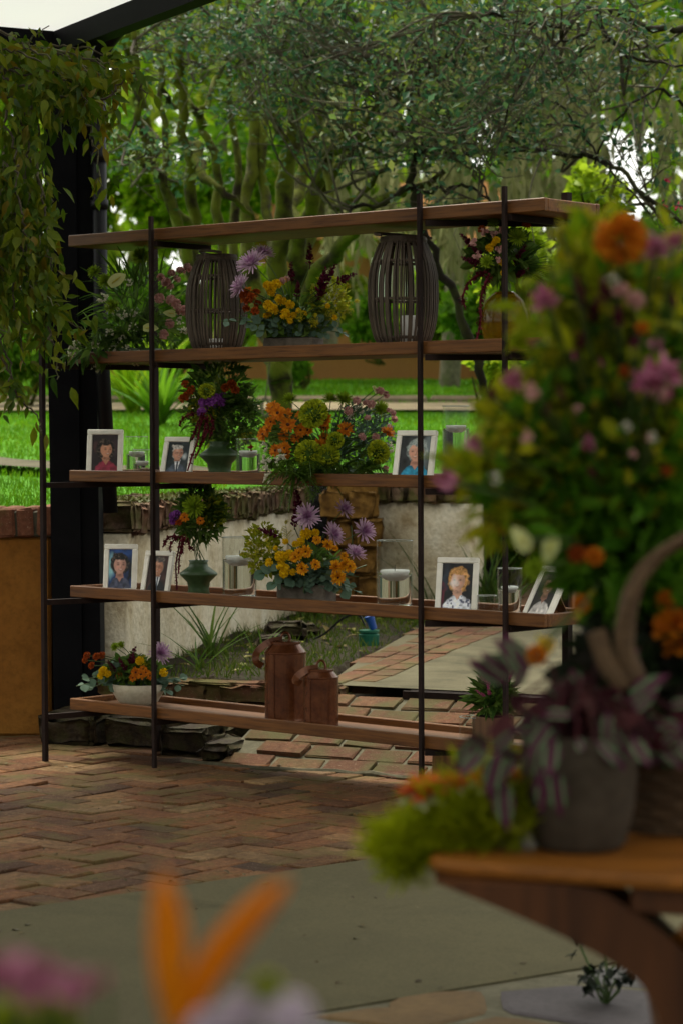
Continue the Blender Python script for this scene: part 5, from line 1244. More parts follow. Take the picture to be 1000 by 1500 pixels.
def euca_stem(g, a, b, n=9, s=.024, mat=0):
    a, b = np.asarray(a, float), np.asarray(b, float); p = smooth_path([a, (a + b) / 2 + np.array([0, 0, .02]), b], 8); g.tube(p, .0014, 4, 1, False)
    i = np.linspace(2, len(p) - 1.01, n); q = p[i.astype(int)]; d = nrm(b - a)[None] * .5 + rng.normal(0, .7, (n, 3)); g.inst(ROUND, frames(d, up=np.tile([0, -.7, .7], (n, 1)), roll=rng.uniform(-.7, .7, n)), q, s * rng.uniform(.7, 1.35, n), mat)
def fern(g, a, d, L, w=.35, mat=0):
    a = np.asarray(a, float); d = nrm(d); p = smooth_path([a, a + d * L * .5 + np.array([0, 0, .03 * L]), a + d * L + np.array([0, 0, -.25 * L])], 14); g.tube(p, .0012, 3, 1, False)
    s = nrm(np.cross(d, [0, .6, 1.])); k = np.arange(1, len(p)); t_ = k / len(p); l = L * w * np.sin(np.clip(1 - t_ + .08, 0, 1) * 1.7) * .9
    for sg in (-1, 1): g.inst(LANCE, frames(s[None] * sg + d[None] * .55 + rng.normal(0, .08, (len(k), 3))), p[k], np.stack([l * .8, l, l], 1), mat)
FC = 'flower arrangement'
def arrangement(name, label, base, mouth, heads, fill, foliage=None, extra=None, group=None, jit=.03, Yc=None):
    """heads: (kind, px, py, radius px, depth offset); fill: callable adding greenery to the joined foliage part"""
    o = thing(name, label, FC, base, 0, group or 'flower arrangements on the rack'); g = Geo(); Yc = Yc or base[1]; mouth = np.array(mouth); cen = mouth + np.array([0, .02, .04])
    for h in heads:
        k, px, py, rp = h[:4]; dy = (h[4] - .05) if len(h) > 4 else rng.uniform(-.11, -.03); P = np.array(PX(px, py, Yc + dy)); rad = rp * Yc / FPX
        up_ = k in ('burgundy_snapdragon', 'goldenrod', 'mauve_spike'); n_ = nrm(P - cen) * (1.0 if up_ else .75) + (np.array([0, 0, .25]) if up_ else np.array([0, -.75, .25])); 
        if len(h) > 5: n_ = np.array(h[5], float)
        n_ = nrm(n_ + rng.normal(0, .30 if len(h) < 6 else .12, 3)); rad *= rng.uniform(.74, 1.12) if len(h) < 6 else 1; F3 = frames(n_[None], up=rng.normal(0, 1, 3)[None])[0]; M = np.stack([F3[:, 0], -F3[:, 2], F3[:, 1]], 1)
        if np.linalg.det(M) < 0: M[:, 0] *= -1
        q = P - n_ * rad * (1.4 if up_ else .0)
        obj(k, FM[k], o, Vector(q) - o.location, Matrix([list(r) for r in M]), rad)
        mid = (mouth + q) / 2 + np.array([(q[0] - mouth[0]) * -.12, 0, .03]); g.tube(smooth_path([mouth + rng.normal(0, .01, 3) * np.array([1, 1, 0]), mid, q - n_ * rad * .1], 6), .0016, 4, 1, False)
    if fill: fill(g)
    mats = foliage or [MT['green_a'], MT['stem'], MT['green_y'], MT['euca'], MT['fern']]
    if g.n: g.build('foliage', mats, o, origin=o.location, kind='stuff')
    if extra: extra(o)
    return o
def rope(o, pts, Y, r_=.008, n=90):
    p = smooth_path([PX(a, b, Y) for a, b in pts], 24); t_ = rng.random(n) * (len(p) - 1.01); i = t_.astype(int); q = p[i] + (p[i + 1] - p[i]) * (t_ - i)[:, None]; g = Geo(); g.tube(p, r_ * .45, 5)
    g.inst(PETAL_W, frames(rdirs(n, -.3)), q, r_ * 1.9); g.build('amaranth_tassel', amar, o, origin=o.location)
rnd = lambda cx, cy, rx_, ry_, n: [(cx + rx_ * a * math.cos(b), cy + ry_ * a * math.sin(b)) for a, b in zip(rng.random(n) ** .5, rng.uniform(0, 6.28, n))]
def block(o, c, s, mat, yaw, name='box'):
    q = Geo().bbox((0, 0, s[2] / 2), s, .004).build(name, mat, o); q.rotation_euler = (0, 0, yaw); q.location = Vector(c) - o.location
    e = Geo().box((0, 0, s[2] + .001), (s[0] - .02, s[1] - .02, .004)).build('soil', MT['soil'], q)

# a: white, green and pink bowl on the second shelf, left
b = RP(200, .15, BASE[3]); Y = b.y; m = b + Vector((0, 0, .07))
def fa(g):
    cloud(g, PX(190, 488, Y), (.20, .10, .07), 260, LANCE, .048, .1, .7, 0); cloud(g, PX(205, 440, Y + .06), (.15, .06, .11), 150, BLADE, .12, .6, .6, 0)
    cloud(g, PX(130, 515, Y - .06), (.09, .05, .04), 90, LANCE, .05, -.4, .7, 0)
    for k in range(14): fern(g, PX(190 + rng.uniform(-50, 60), 495, Y - .03), (rng.normal(0, 1), -.5, rng.uniform(-.2, .6)), .12, .3, 0)
ha = [('green_mum', 139, 399, 13, .05), ('green_mum', 155, 412, 12, .0), ('green_mum', 165, 450, 11, 0), ('green_mum', 207, 376, 15, .08), ('cream_arum', 172, 410, 16, -.04, (.2, -1, .2)), ('cream_arum', 221, 481, 12, -.09, (-.2, -1, .3)), ('cream_arum', 249, 459, 10, -.04)] + \
     [('pink_carnation', a, c_, 7.5) for a, c_ in ((236, 407), (244, 414), (252, 400), (265, 397), (260, 409), (275, 392), (250, 420), (234, 437), (251, 440), (262, 456), (270, 455), (249, 474), (240, 490), (258, 445), (274, 460))] + \
     [('white_filler', a, c_, 8.5) for a, c_ in ((150, 435), (162, 448), (188, 413), (168, 455), (180, 460), (195, 480), (170, 500), (165, 510), (180, 497), (140, 505), (195, 458), (205, 520), (200, 530), (152, 530), (140, 540), (105, 515), (113, 505), (265, 470), (270, 485), (160, 488), (185, 512))]
def xa(o):
    Geo().lathe([(0, 0), (.07, 0), (.095, .02), (.10, .04), (.092, .04), (.08, .025), (0, .02)], 28).build('bowl', MT['green_glaze'], o, smooth=True)
arrangement('flower_arrangement', 'loose bowl of green mums, cream arums and pink flowers left on the second shelf', b, m, ha, fa, extra=xa)
# c: cement box with yellow, lavender and burgundy
b = RP(430, .15, BASE[3]); Y = b.y; m = b + Vector((0, 0, .06))
def fc(g):
    cloud(g, PX(430, 465, Y + .02), (.14, .08, .08), 240, OVAL, .04, .1, .6, 0); cloud(g, PX(480, 440, Y), (.07, .06, .08), 420, DIAMOND, .022, .3, .6, 2)
    for e in ((320, 470), (345, 465), (365, 475), (380, 485), (500, 480), (480, 490), (395, 470), (440, 488), (512, 490), (420, 470), (470, 470)): euca_stem(g, m, PX(e[0], e[1], Y - .07), 9, .026, 3)
hc = [('spider_mum', 370, 386, 22, .0, (-.5, -.7, .8)), ('spider_mum', 385, 372, 17, .06, (.1, -.6, .9)), ('spider_mum', 353, 420, 19, -.02, (-.9, -.6, .5))] + [('yellow_button_mum', a, c_, 8) for a, c_ in ((392, 418), (397, 421), (405, 416), (412, 440), (408, 437), (400, 452), (392, 462), (403, 455), (393, 447), (398, 428), (414, 412), (425, 446), (418, 460))] + \
     [('rust_button_mum', a, c_, 7) for a, c_ in ((358, 432), (363, 441), (369, 436), (375, 430), (361, 452), (378, 445), (374, 456))] + [('orange_mum', 363, 428, 8), ('orange_mum', 357, 438, 8), ('pink_carnation', 420, 409, 6), ('pink_carnation', 414, 411, 6)] + \
     [('burgundy_snapdragon', 454, 375, 10, .02, (.05, -.1, 1)), ('burgundy_snapdragon', 427, 400, 9, .02, (-.2, -.2, 1)), ('burgundy_snapdragon', 480, 405, 12, 0, (.6, -.3, 1)), ('burgundy_snapdragon', 472, 415, 13, -.02, (.3, -.4, 1)), ('burgundy_snapdragon', 505, 408, 10, .02, (1, -.2, .35)), ('burgundy_snapdragon', 436, 425, 8, 0, (.1, -.4, 1)), ('burgundy_snapdragon', 470, 430, 8, 0, (.3, -.5, .7))] + \
     [('goldenrod', 500, 430, 13, 0, (.5, -.2, 1)), ('goldenrod', 485, 455, 12, -.03, (.5, -.4, .7)), ('goldenrod', 460, 470, 10, -.06, (.2, -.7, .3)), ('goldenrod', 512, 450, 12, 0, (.8, -.2, .7)), ('goldenrod', 440, 462, 9, -.06, (0, -.7, .5))] + [('yellow_button_mum', a, c_, 5) for a, c_ in ((425, 470), (430, 462), (437, 455), (421, 458), (445, 460), (480, 448), (490, 465))]
arrangement('flower_arrangement', 'yellow, lavender and burgundy flowers in a low cement box between the two lanterns', b, m, hc, fc, extra=lambda o: block(o, b, (.19, .10, .058), MT['cement'], RANG * .55))
# e: amber vase
b = RP(738, .15, BASE[3]); Y = b.y; H = .186; m = b + Vector((0, 0, H))
def fe(g):
    cloud(g, PX(735, 375, Y + .02), (.10, .07, .07), 260, OVAL, .045, .1, .6, 0)
    for k in range(34): g.inst(BLADE, frames(np.array([[rng.uniform(.2, 1), rng.uniform(-.5, .3), rng.uniform(-.1, .8)]])), [PX(752, 395, Y)], [[.10, .15, .15]], 0)
he = [('green_mum', 713, 384, 13, -.06), ('green_mum', 722, 326, 12, .02), ('green_mum', 757, 348, 13, -.02), ('burgundy_snapdragon', 683, 352, 8, 0, (-.8, -.3, .5)), ('burgundy_snapdragon', 690, 382, 9, -.02, (-1, -.3, .2)), ('burgundy_snapdragon', 700, 370, 8, 0, (-.8, -.3, .5)), ('burgundy_snapdragon', 760, 375, 10, .02, (.5, -.2, .8)), ('burgundy_snapdragon', 762, 400, 8, .02, (.5, -.2, .3))] + \
     [('pink_cluster', a, c_, 8) for a, c_ in ((708, 340), (722, 343), (733, 337), (693, 356), (732, 365), (728, 380), (698, 374))] + [('yellow_button_mum', a, c_, 6) for a, c_ in ((716, 363), (722, 357), (734, 384), (736, 400), (726, 352))] + [('rust_button_mum', 770, 330, 9), ('rust_button_mum', 705, 336, 7)]
def xe(o):
    Geo().lathe([(0, 0), (.055, 0), (.066, .02), (.077, .07), (.077, .11), (.062, .155), (.036, .18), (.032, .184), (.029, .178), (0, .176)], 40).build('glass_vase', MT['amber'], o, smooth=True)
    rope(o, [(712, 398), (700, 402), (685, 415), (677, 435), (680, 450)], Y - .06, .008); rope(o, [(716, 400), (708, 420), (703, 440), (703, 470), (698, 496)], Y - .09, .008); rope(o, [(720, 405), (712, 415), (708, 430)], Y - .08, .006, 50)
arrangement('flower_arrangement', 'amber glass vase of burgundy, pink and green flowers with drooping tassels', b, m, he, fe, extra=xe)
# green vases
def green_vase(o, s=1.0):
    Geo().lathe([(0, 0), (.036 * s, 0), (.040 * s, .006), (.036 * s, .03), (.040 * s, .055), (.064 * s, .080), (.066 * s, .087), (.052 * s, .098), (.034 * s, .112), (.031 * s, .125), (.035 * s, .134), (.030 * s, .132), (.025 * s, .115), (0, .11)], 36).build('vase', MT['green_glaze'], o, smooth=True)
b = RP(322, .15, BASE[2]); Y = b.y; m = b + Vector((0, 0, .15))
def fi(g):
    cloud(g, PX(322, 590, Y + .02), (.125, .07, .16), 620, LANCE, .04, .25, .6, 0); cloud(g, PX(345, 620, Y), (.08, .06, .10), 520, DIAMOND, .026, .1, .6, 0); cloud(g, PX(300, 600, Y - .03), (.05, .05, .05), 200, DIAMOND, .025, .3, .6, 2)
    for k in range(12): fern(g, PX(325, 600, Y), (rng.normal(.2, .8), -.4, rng.uniform(-.2, 1)), .16, .28, 0)
hi = [('violet_mum', a, c_, 8.5) for a, c_ in ((297, 590), (305, 580), (310, 588), (318, 583), (325, 590), (300, 598), (308, 578), (314, 593), (296, 604), (328, 582))] + [('rust_button_mum', a, c_, 8, -.02) for a, c_ in ((274, 580), (281, 572), (330, 568), (344, 571), (340, 563), (268, 584), (272, 563))] + [('green_dome', 303, 573, 15, -.05), ('goldenrod', 290, 600, 10, 0, (-.8, -.2, .7)), ('goldenrod', 360, 640, 9, 0, (.8, -.2, .6))]
def xi(o):
    green_vase(o, 1.12)
    for pts in ([(300, 605), (293, 625), (290, 645), (283, 665), (275, 690)], [(305, 610), (300, 630), (296, 650), (286, 672)], [(296, 606), (288, 625), (282, 645)], [(300, 610), (305, 625), (300, 640), (292, 655)], [(285, 605), (272, 610), (263, 622)], [(310, 610), (312, 625), (308, 640)]): rope(o, pts, Y - .12, .007, 60)
arrangement('flower_arrangement', 'dark green vase with violet flowers and red tassels on the third shelf', b, m, hi, fi, extra=xi)
b = RP(291, .14, BASE[1]); Y = b.y; m = b + Vector((0, 0, .13))
def fp_(g):
    cloud(g, PX(293, 755, Y + .02), (.085, .06, .095), 620, LANCE, .04, .3, .6, 0); cloud(g, PX(312, 752, Y), (.05, .05, .06), 200, DIAMOND, .022, .3, .6, 2)
    for k in range(9): fern(g, PX(300, 765, Y), (rng.normal(.4, .7), -.4, rng.uniform(0, 1)), .13, .28, 0)
    g.inst(BLADE, frames(np.array([[-.25, 0, 1], [-.1, 0, 1.], [.1, -.1, 1]])), np.array([PX(300, 760, Y)] * 3), [[.09, .15, .15]] * 3, 0)
hp = [('green_mum', 285, 742, 17, -.04, (-.2, -.9, .7)), ('violet_mum', 256, 762, 8), ('violet_mum', 253, 755, 6), ('violet_mum', 259, 753, 6), ('orange_mum', 271, 758, 7, -.05), ('orange_mum', 294, 763, 6, -.05), ('rust_button_mum', 262, 766, 6)]
def xp(o):
    green_vase(o, 1.05)
    for pts in ([(262, 785), (252, 795), (248, 805)], [(265, 785), (262, 805), (258, 830), (260, 862)], [(268, 785), (266, 800), (263, 820), (262, 840)], [(258, 784), (246, 788), (240, 800)], [(275, 790), (278, 800), (283, 805)], [(272, 786), (268, 798), (266, 812)]): rope(o, pts, Y - .10, .0065, 60)
arrangement('flower_arrangement', 'green glazed vase with a lime mum and hanging red tassels on the fourth shelf', b, m, hp, fp_, extra=xp)
# k: big orange bouquet on the third shelf
b = RP(478, .14, BASE[2]); Y = b.y; m = b + Vector((0, 0, .06))
def fk(g):
    cloud(g, PX(475, 670, Y), (.20, .07, .07), 300, LANCE, .042, .0, .7, 0); cloud(g, PX(530, 640, Y + .02), (.11, .07, .12), 620, DIAMOND, .024, .4, .6, 3); cloud(g, PX(420, 640, Y + .03), (.08, .06, .08), 170, LANCE, .045, .3, .6, 0)
    for k in range(30): fern(g, PX(rng.uniform(400, 560), rng.uniform(668, 690), Y - .10), (rng.normal(-.2, .8), -.7, rng.uniform(-.9, .1)), rng.uniform(.09, .16), .34, 4)
    for a, c_ in ((418, 715), (425, 722), (445, 706), (460, 705), (400, 700)): fern(g, PX(430, 690, Y - .16), np.array(PX(a, c_, Y - .2)) - np.array(PX(430, 690, Y - .16)), .12, .34, 4)
    for k in range(26):
        a = rng.uniform(500, 575); g.tube(smooth_path([m, PX(a - 12, 640, Y), PX(a, rng.uniform(580, 640), Y)], 6), .0013, 4, 1, False)
hk = [('orange_mum', a, c_, 11) for a, c_ in ((407, 605), (418, 609), (422, 622), (397, 618), (392, 630), (416, 638), (434, 641), (441, 630), (404, 660), (417, 656), (420, 664), (440, 607), (474, 627), (476, 615), (468, 653), (506, 629), (451, 630), (386, 636), (475, 642), (400, 598))] + [('orange_mum', 567, 633, 10), ('green_mum', 425, 586, 11, .02, (-.1, -.4, 1)), ('green_mum', 484, 586, 12, .02, (0, -.3, 1)), ('green_mum', 503, 586, 13, .02, (.2, -.4, 1)), ('green_mum', 556, 600, 13, .0, (.4, -.4, .9))] + \
     [('green_dome', a, c_, r_, -.06) for a, c_, r_ in ((459, 606, 20), (452, 665, 19), (480, 668, 22), (491, 645, 17), (554, 662, 17))] + [('pink_carnation', a, c_, 6.5) for a, c_ in ((522, 587), (556, 573), (565, 578), (570, 602), (577, 614), (570, 626), (538, 612), (510, 602), (543, 592), (575, 605), (530, 640), (536, 590), (564, 687), (550, 640))] + [('white_filler', a, c_, 9) for a, c_ in ((386, 655), (392, 670), (388, 690), (410, 675), (384, 680), (412, 665), (570, 655), (515, 610), (525, 600), (390, 705))] + [('cream_arum', 548, 571, 7, .03)]
def xk(o): Geo().lathe([(0, 0), (.09, 0), (.11, .02), (.115, .04), (.105, .04), (.09, .025), (0, .02)], 28).build('bowl', MT['green_glaze'], o, smooth=True)
arrangement('flower_arrangement', 'wide orange and lime bouquet with fern spilling over the front edge of the third shelf', b, m, hk, fk, extra=xk)
# r: cement box on the fourth shelf
b = RP(449, .12, BASE[1]); Y = b.y; m = b + Vector((0, 0, .06))
def fr(g):
    cloud(g, PX(450, 835, Y + .03), (.12, .07, .07), 220, OVAL, .038, .1, .6, 0); cloud(g, PX(385, 805, Y), (.06, .05, .09), 420, DIAMOND, .024, .3, .6, 2)
    for e in ((405, 845), (415, 860), (445, 868), (470, 850), (500, 830), (485, 835), (520, 860), (530, 870), (380, 840), (430, 855), (460, 840), (398, 856), (525, 845), (510, 870)): euca_stem(g, m + Vector((0, -.03, .02)), PX(e[0], e[1], Y - .09), 7, .034, 3)
    for a, c_ in ((512, 770), (530, 830), (449, 770)): g.tube(smooth_path([m, PX(a, 830, Y), PX(a + 2, c_, Y)], 6), .002, 4, 1, False)
hr = [('spider_mum', 450, 757, 19, -.06, (0, -1, .25)), ('spider_mum', 487, 783, 18, -.04, (.7, -.6, .4)), ('spider_mum', 503, 746, 15, .03, (.6, -.7, .5)), ('spider_mum', 532, 778, 18, 0, (.8, -.8, .2)), ('spider_mum', 520, 811, 16, 0, (.5, -.5, .9))] + [('yellow_button_mum', a, c_, r_, -.06) for a, c_, r_ in ((411, 815, 9), (413, 820, 8), (424, 813, 8), (412, 829, 8), (394, 824, 6), (429, 838, 7), (418, 833, 7), (404, 803, 5), (418, 793, 5), (433, 797, 7), (440, 794, 7), (448, 782, 9), (462, 780, 8), (416, 840, 7))] + \
     [('golden_mum', a, c_, r_, -.08) for a, c_, r_ in ((434, 816, 10), (448, 808, 9), (443, 833, 10), (462, 827, 10), (492, 831, 13), (495, 846, 12), (505, 827, 9), (512, 830, 9), (480, 798, 9), (504, 815, 8), (491, 803, 6), (438, 810, 9), (464, 791, 9))] + \
     [('burgundy_snapdragon', 436, 735, 11, .03, (-.1, -.2, 1)), ('burgundy_snapdragon', 396, 780, 10, .0, (-1, -.3, .6)), ('burgundy_snapdragon', 432, 760, 9, .03, (0, -.3, 1)), ('goldenrod', 375, 805, 12, 0, (-.9, -.2, .7)), ('goldenrod', 420, 778, 12, .02, (-.1, -.2, 1)), ('goldenrod', 365, 815, 10, 0, (-1, -.2, .3)), ('goldenrod', 395, 800, 10, -.02, (-.4, -.3, .9))]
arrangement('flower_arrangement', 'golden and lavender mums in a grey cement box in the middle of the fourth shelf', b, m, hr, fr, extra=lambda o: block(o, b, (.185, .10, .070), MT['cement'], RANG * .6))
# x: cream bowl on the lowest shelf
b = RP(202, .15, BASE[0]); Y = b.y; m = b + Vector((0, 0, .075))
def fx(g):
    cloud(g, PX(195, 985, Y), (.12, .08, .05), 240, OVAL, .04, .1, .6, 0)
    for e in ((112, 1005), (120, 995), (135, 990), (150, 985), (262, 1000), (270, 1005), (250, 1015), (272, 995), (215, 1010), (190, 1005), (165, 1005), (130, 1008), (240, 1003), (160, 970)): euca_stem(g, m, PX(e[0], e[1], Y - .05), 9, .028, 3)
hx = [('spider_mum', 235, 958, 17, -.02, (.4, -.9, .5)), ('green_mum', 169, 948, 9), ('green_mum', 178, 945, 7), ('burgundy_snapdragon', 194, 965, 10, 0, (.1, -.3, 1)), ('burgundy_snapdragon', 182, 975, 8, -.02, (-.4, -.4, .7)), ('burgundy_snapdragon', 165, 978, 7, -.02, (-.6, -.4, .6)), ('goldenrod', 212, 970, 8, 0, (.2, -.3, 1))] + [('orange_mum', a, c_, 7, -.06) for a, c_ in ((199, 985), (210, 980), (207, 988), (220, 990), (195, 993), (214, 985))] + [('yellow_button_mum', a, c_, 7, -.05) for a, c_ in ((152, 983), (158, 987), (205, 968), (240, 985), (148, 990))] + [('rust_button_mum', a, c_, 6) for a, c_ in ((125, 967), (135, 975), (128, 960), (142, 962), (175, 990), (150, 960))]
def xx_(o): Geo().lathe([(0, 0), (.05, 0), (.075, .018), (.096, .055), (.102, .085), (.096, .085), (.088, .055), (.05, .02), (0, .018)], 40).build('bowl', MT['cream'], o, smooth=True)
arrangement('flower_arrangement', 'cream ceramic bowl of mixed flowers and eucalyptus on the lowest shelf', b, m, hx, fx, extra=xx_)
# wooden planter with purple spikes at the right of the lowest shelf
b = RP(722, .15, BASE[0]); Y = b.y; m = b + Vector((0, 0, .09))
def fz(g): cloud(g, PX(722, 1022, Y), (.06, .05, .06), 300, LANCE, .05, .4, .6, 0)
arrangement('flower_arrangement', 'wooden planter box of purple spikes at the right end of the lowest shelf', b, m, [('mauve_spike', 708, 996, 9, -.02, (-.6, -.2, .7)), ('mauve_spike', 735, 990, 9, 0, (.1, -.2, 1)), ('mauve_spike', 742, 1000, 10, 0, (.4, -.2, 1)), ('mauve_spike', 715, 1010, 8, -.04, (-.4, -.4, .8)), ('mauve_spike', 702, 1015, 7, -.04, (-.8, -.4, .5)), ('mauve_spike', 750, 985, 9, 0, (.5, 0, 1))], fz,
            extra=lambda o: block(o, b, (.10, .10, .09), MT['wood_box'], RANG, 'planter'))

# ------------------------------------------------------------------ milk cans, wooden block
def milk_can(px, v, r_, h, label, hl):
    b = RP(px, v, BASE[0] + .0005); o = thing('milk_can', label, 'milk can', b, rng.uniform(-.2, .2), 'copper milk cans on the lowest shelf')
    Geo().lathe([(0, 0), (r_ * .97, 0), (r_, .004), (r_ * .985, .012), (r_ * .99, h * .84), (r_ * 1.02, h * .85), (r_ * 1.02, h * .865), (r_ * .98, h * .875), (r_ * .72, h * .955), (r_ * .70, h * .965), (0, h * .965)], 44).build('body', MT['copper'], o, smooth=False)
    Geo().lathe([(r_ * .70, h * .955), (r_ * .74, h * .965), (r_ * .74, h * .99), (r_ * .66, h), (r_ * .3, h * 1.012), (0, h * 1.015)], 36).build('lid', MT['copper'], o)
    Geo().bbox((0, -r_ - .0005, h * .42), (.004, .004, h * .84), .001, ).build('seam', MT['copper'], o).rotation_euler = (0, 0, -.6)
    g = Geo(); th = np.linspace(0, math.pi, 12); g.tube(np.stack([.016 * np.cos(th), np.zeros(12), h * 1.01 + .026 * np.sin(th)], 1), .0045, 6); g.build('lid_loop', MT['copper'], o)
    # flat strap handle folded to the left
    a = [(-r_ * .15, 0, h * 1.01), (-r_ * .75, -.02, h * .99), (-r_ * 1.25, -.03, h * .90), (-r_ * 1.42, -.03, h * .82), (-r_ * 1.38, -.03, h * hl), (-r_ * 1.10, -.02, h * (hl - .05))]
    p = smooth_path(a, 20); g = Geo(); t_ = nrm(np.gradient(p, axis=0)); w = np.array([0, .003, 0]); up = nrm(np.cross(t_, [0, 1, 0])) * .012
    v_ = np.stack([p - w - up, p + w - up, p + w + up, p - w + up], 1).reshape(-1, 3); f = [(4 * i + k, 4 * i + (k + 1) % 4, 4 * i + 4 + (k + 1) % 4, 4 * i + 4 + k) for i in range(len(p) - 1) for k in range(4)]
    g.add(v_, f + [(0, 1, 2, 3), (4 * len(p) - 1, 4 * len(p) - 2, 4 * len(p) - 3, 4 * len(p) - 4)]); g.build('handle', MT['copper'], o)
milk_can(418, .165, .074, .285, 'taller copper brown milk can with strap handle on the lowest shelf', .74)
milk_can(470, .10, .0615, .205, 'shorter copper brown milk can in front of the taller one', .80)
p = FL(672, 1143, 0); bl = thing('wooden_block', 'dark wooden block standing on the bricks under the right end of the rack', 'block', (p.x, p.y + .06, 0), RANG)
Geo().bbox((0, 0, .05), (.15, .12, .10), .005).build('block', MT['wood_box'], bl)

# ================================================================== FOREGROUND TABLE
ZT = .712
MT['table_mid'] = m_wood('mid_table_wood', (.14, .05, .012), (.07, .025, .007), 2, .5)
tab = thing('side_table', 'dark stained wooden table with thick top and curved legs in the right foreground', 'table', (.55, 3.15, 0))
TO = np.array(tab.location)
fd = nrm([.293, -.115, 0]); sd = np.array([-fd[1], fd[0], 0]); c0 = np.array([.088, 2.825, 0])
LEFT = lambda y: np.interp(y, [280, 330, 400, 480, 540, 600, 640, 700, 760, 800, 900], [870, 805, 785, 750, 735, 730, 690, 655, 695, 740, 780])
def tp(a, b, z=0): return c0 + fd * a + sd * b + np.array([0, 0, z])
Lr = 1.05; D = .72; rc = .05; out = []
for (a, b, s) in ((rc, rc, math.pi), (Lr - rc, rc, 1.5 * math.pi), (Lr - rc, D - rc, 0), (rc, D - rc, .5 * math.pi)):
    for k in range(6): out.append((a + rc * math.cos(s + k / 5 * math.pi / 2), b + rc * math.sin(s + k / 5 * math.pi / 2)))
cen = np.array([Lr / 2, D / 2]); rings = []
for off, z in ((.010, -.018), (.002, -.015), (0, -.011), (0, -.005), (.004, -.001), (.009, 0)):
    rings.append([tp(*(np.array(q) + (cen - np.array(q)) / np.linalg.norm(cen - np.array(q)) * off), ZT + z) for q in out])
v = np.array(rings).reshape(-1, 3); n = len(out); f = [(i * n + k, i * n + (k + 1) % n, (i + 1) * n + (k + 1) % n, (i + 1) * n + k) for i in range(len(rings) - 1) for k in range(n)]
f += [list(range(n))[::-1], list(range((len(rings) - 1) * n, len(rings) * n))]
Geo().add(v, f).build('table_top', MT['table'], tab, origin=TO)
g = Geo(); Rf = np.stack([fd, sd, [0, 0, 1]], 1)
for c, s in ((tp(Lr / 2, .035, ZT - .034), (Lr - .50, .02, .032)), (tp(Lr / 2, D - .035, ZT - .034), (Lr - .50, .02, .032)), (tp(.30, D / 2, ZT - .034), (.02, D - .09, .032)), (tp(Lr - .30, D / 2, ZT - .034), (.02, D - .09, .032))):
    Geo().bbox(c, s, .003, Rf).build('apron', MT['table_dark'], tab, origin=TO)
def curved_leg(a0, b0, a1, b1, wd):
    """wide board that sweeps from the table's edge down to the pedestal foot"""
    A, B = tp(a0, b0, ZT - .018), tp(a1, b1, 0); h = A - B; h[2] = 0
    prof_o = smooth_path([(0, 0, 0), (.25, 0, -.026), (.51, 0, -.056), (.71, 0, -.083), (.86, 0, -.108), (.95, 0, -.145), (1.0, 0, -.21), (1.02, 0, -.34), (.96, 0, -.694)], 32)
    prof_i = smooth_path([(.10, 0, .0), (.62, 0, -.003), (.80, 0, -.022), (1.0, 0, -.06), (1.18, 0, -.112), (1.26, 0, -.18), (1.29, 0, -.30), (1.30, 0, -.48), (1.32, 0, -.694)], 32)
    d_ = np.array([tp(a1, b1)[0] - A[0], tp(a1, b1)[1] - A[1], 0]); s_ = nrm(np.cross(d_, [0, 0, 1])) * wd / 2; vs = []
    for po, pi in zip(prof_o, prof_i):
        for q, sg in ((po, -1), (po, 1), (pi, 1), (pi, -1)): vs.append(A + d_ * q[0] + np.array([0, 0, q[2]]) + s_ * sg)
    m_ = len(prof_o); f = [(4 * i + k, 4 * i + (k + 1) % 4, 4 * i + 4 + (k + 1) % 4, 4 * i + 4 + k) for i in range(m_ - 1) for k in range(4)] + [(3, 2, 1, 0), tuple(4 * m_ - 4 + k for k in range(4))]
    Geo().add(vs, f).build('leg', MT['table_dark'], tab, origin=TO)
curved_leg(.012, .03, .262, .12, .16); curved_leg(.012, D - .03, .262, D - .12, .16)
curved_leg(Lr - .012, .03, Lr - .262, .12, .16); curved_leg(Lr - .012, D - .03, Lr - .262, D - .12, .16)
for z_, s_, h_ in ((.30, (.34, .30), .52), (.02, (.46, .40), .04)): Geo().bbox(tp(Lr / 2, D / 2, z_ + .06), (s_[0], s_[1], h_), .006, Rf).build('pedestal', MT['table_mid'], tab, origin=TO)
# curved brace between the legs
for b in (.10, D - .10):
    p = smooth_path([tp(.42, b, .02), tp(.42, b, .25), tp(.40, b, .45), tp(.36, b, .58), tp(.30, b, ZT - .07)], 16); Geo().tube(p, np.linspace(.036, .03, len(p)), 8).build('brace', MT['table'], tab, origin=TO)

# pot with purple and silver trailing leaves
pc = np.array([(850 - 500) / FPX * 2.90, 2.905, ZT]); Pot = thing('potted_plant', 'round grey pot of trailing purple and silver green leaves on the wooden table', 'potted plant', tuple(pc))
Geo().lathe([(0, 0), (.048, 0), (.056, .008), (.066, .05), (.0705, .10), (.071, .138), (.066, .140), (.064, .12), (0, .118)], 44).build('pot', MT['pot'], Pot, smooth=True)
t = NT('purple_silver_leaf'); tc = t.n('ShaderNodeTexCoord'); sx = t.n('ShaderNodeSeparateXYZ'); t.l(tc.outputs['Object'], sx.inputs[0])
ax = t.math('ABSOLUTE', sx.outputs[0]); st_ = t.ramp(ax, [(.0, (.075, .016, .038)), (.08, (.06, .016, .034)), (.12, (.085, .15, .07)), (.165, (.075, .13, .06)), (.21, (.07, .014, .036))])
t.bsdf(st_, .6, spec=.15); MT['trad'] = t.m
MT['coleus'] = m_leaf('burgundy_leaf', [(.035, .008, .012), (.075, .014, .02), (.05, .02, .015)], .25, .5)
lt = []
for c_, fo in ((-.2, .35), (-.4, .25), (.15, .4)):
    g = Geo(); g.inst(strip([.02, .17, .24, .26, .20, .10, .004], c_, fo), np.eye(3)[None], np.zeros((1, 3)), 1.0); lt.append(g.mesh('leaf', MT['trad'], True))
lc = []
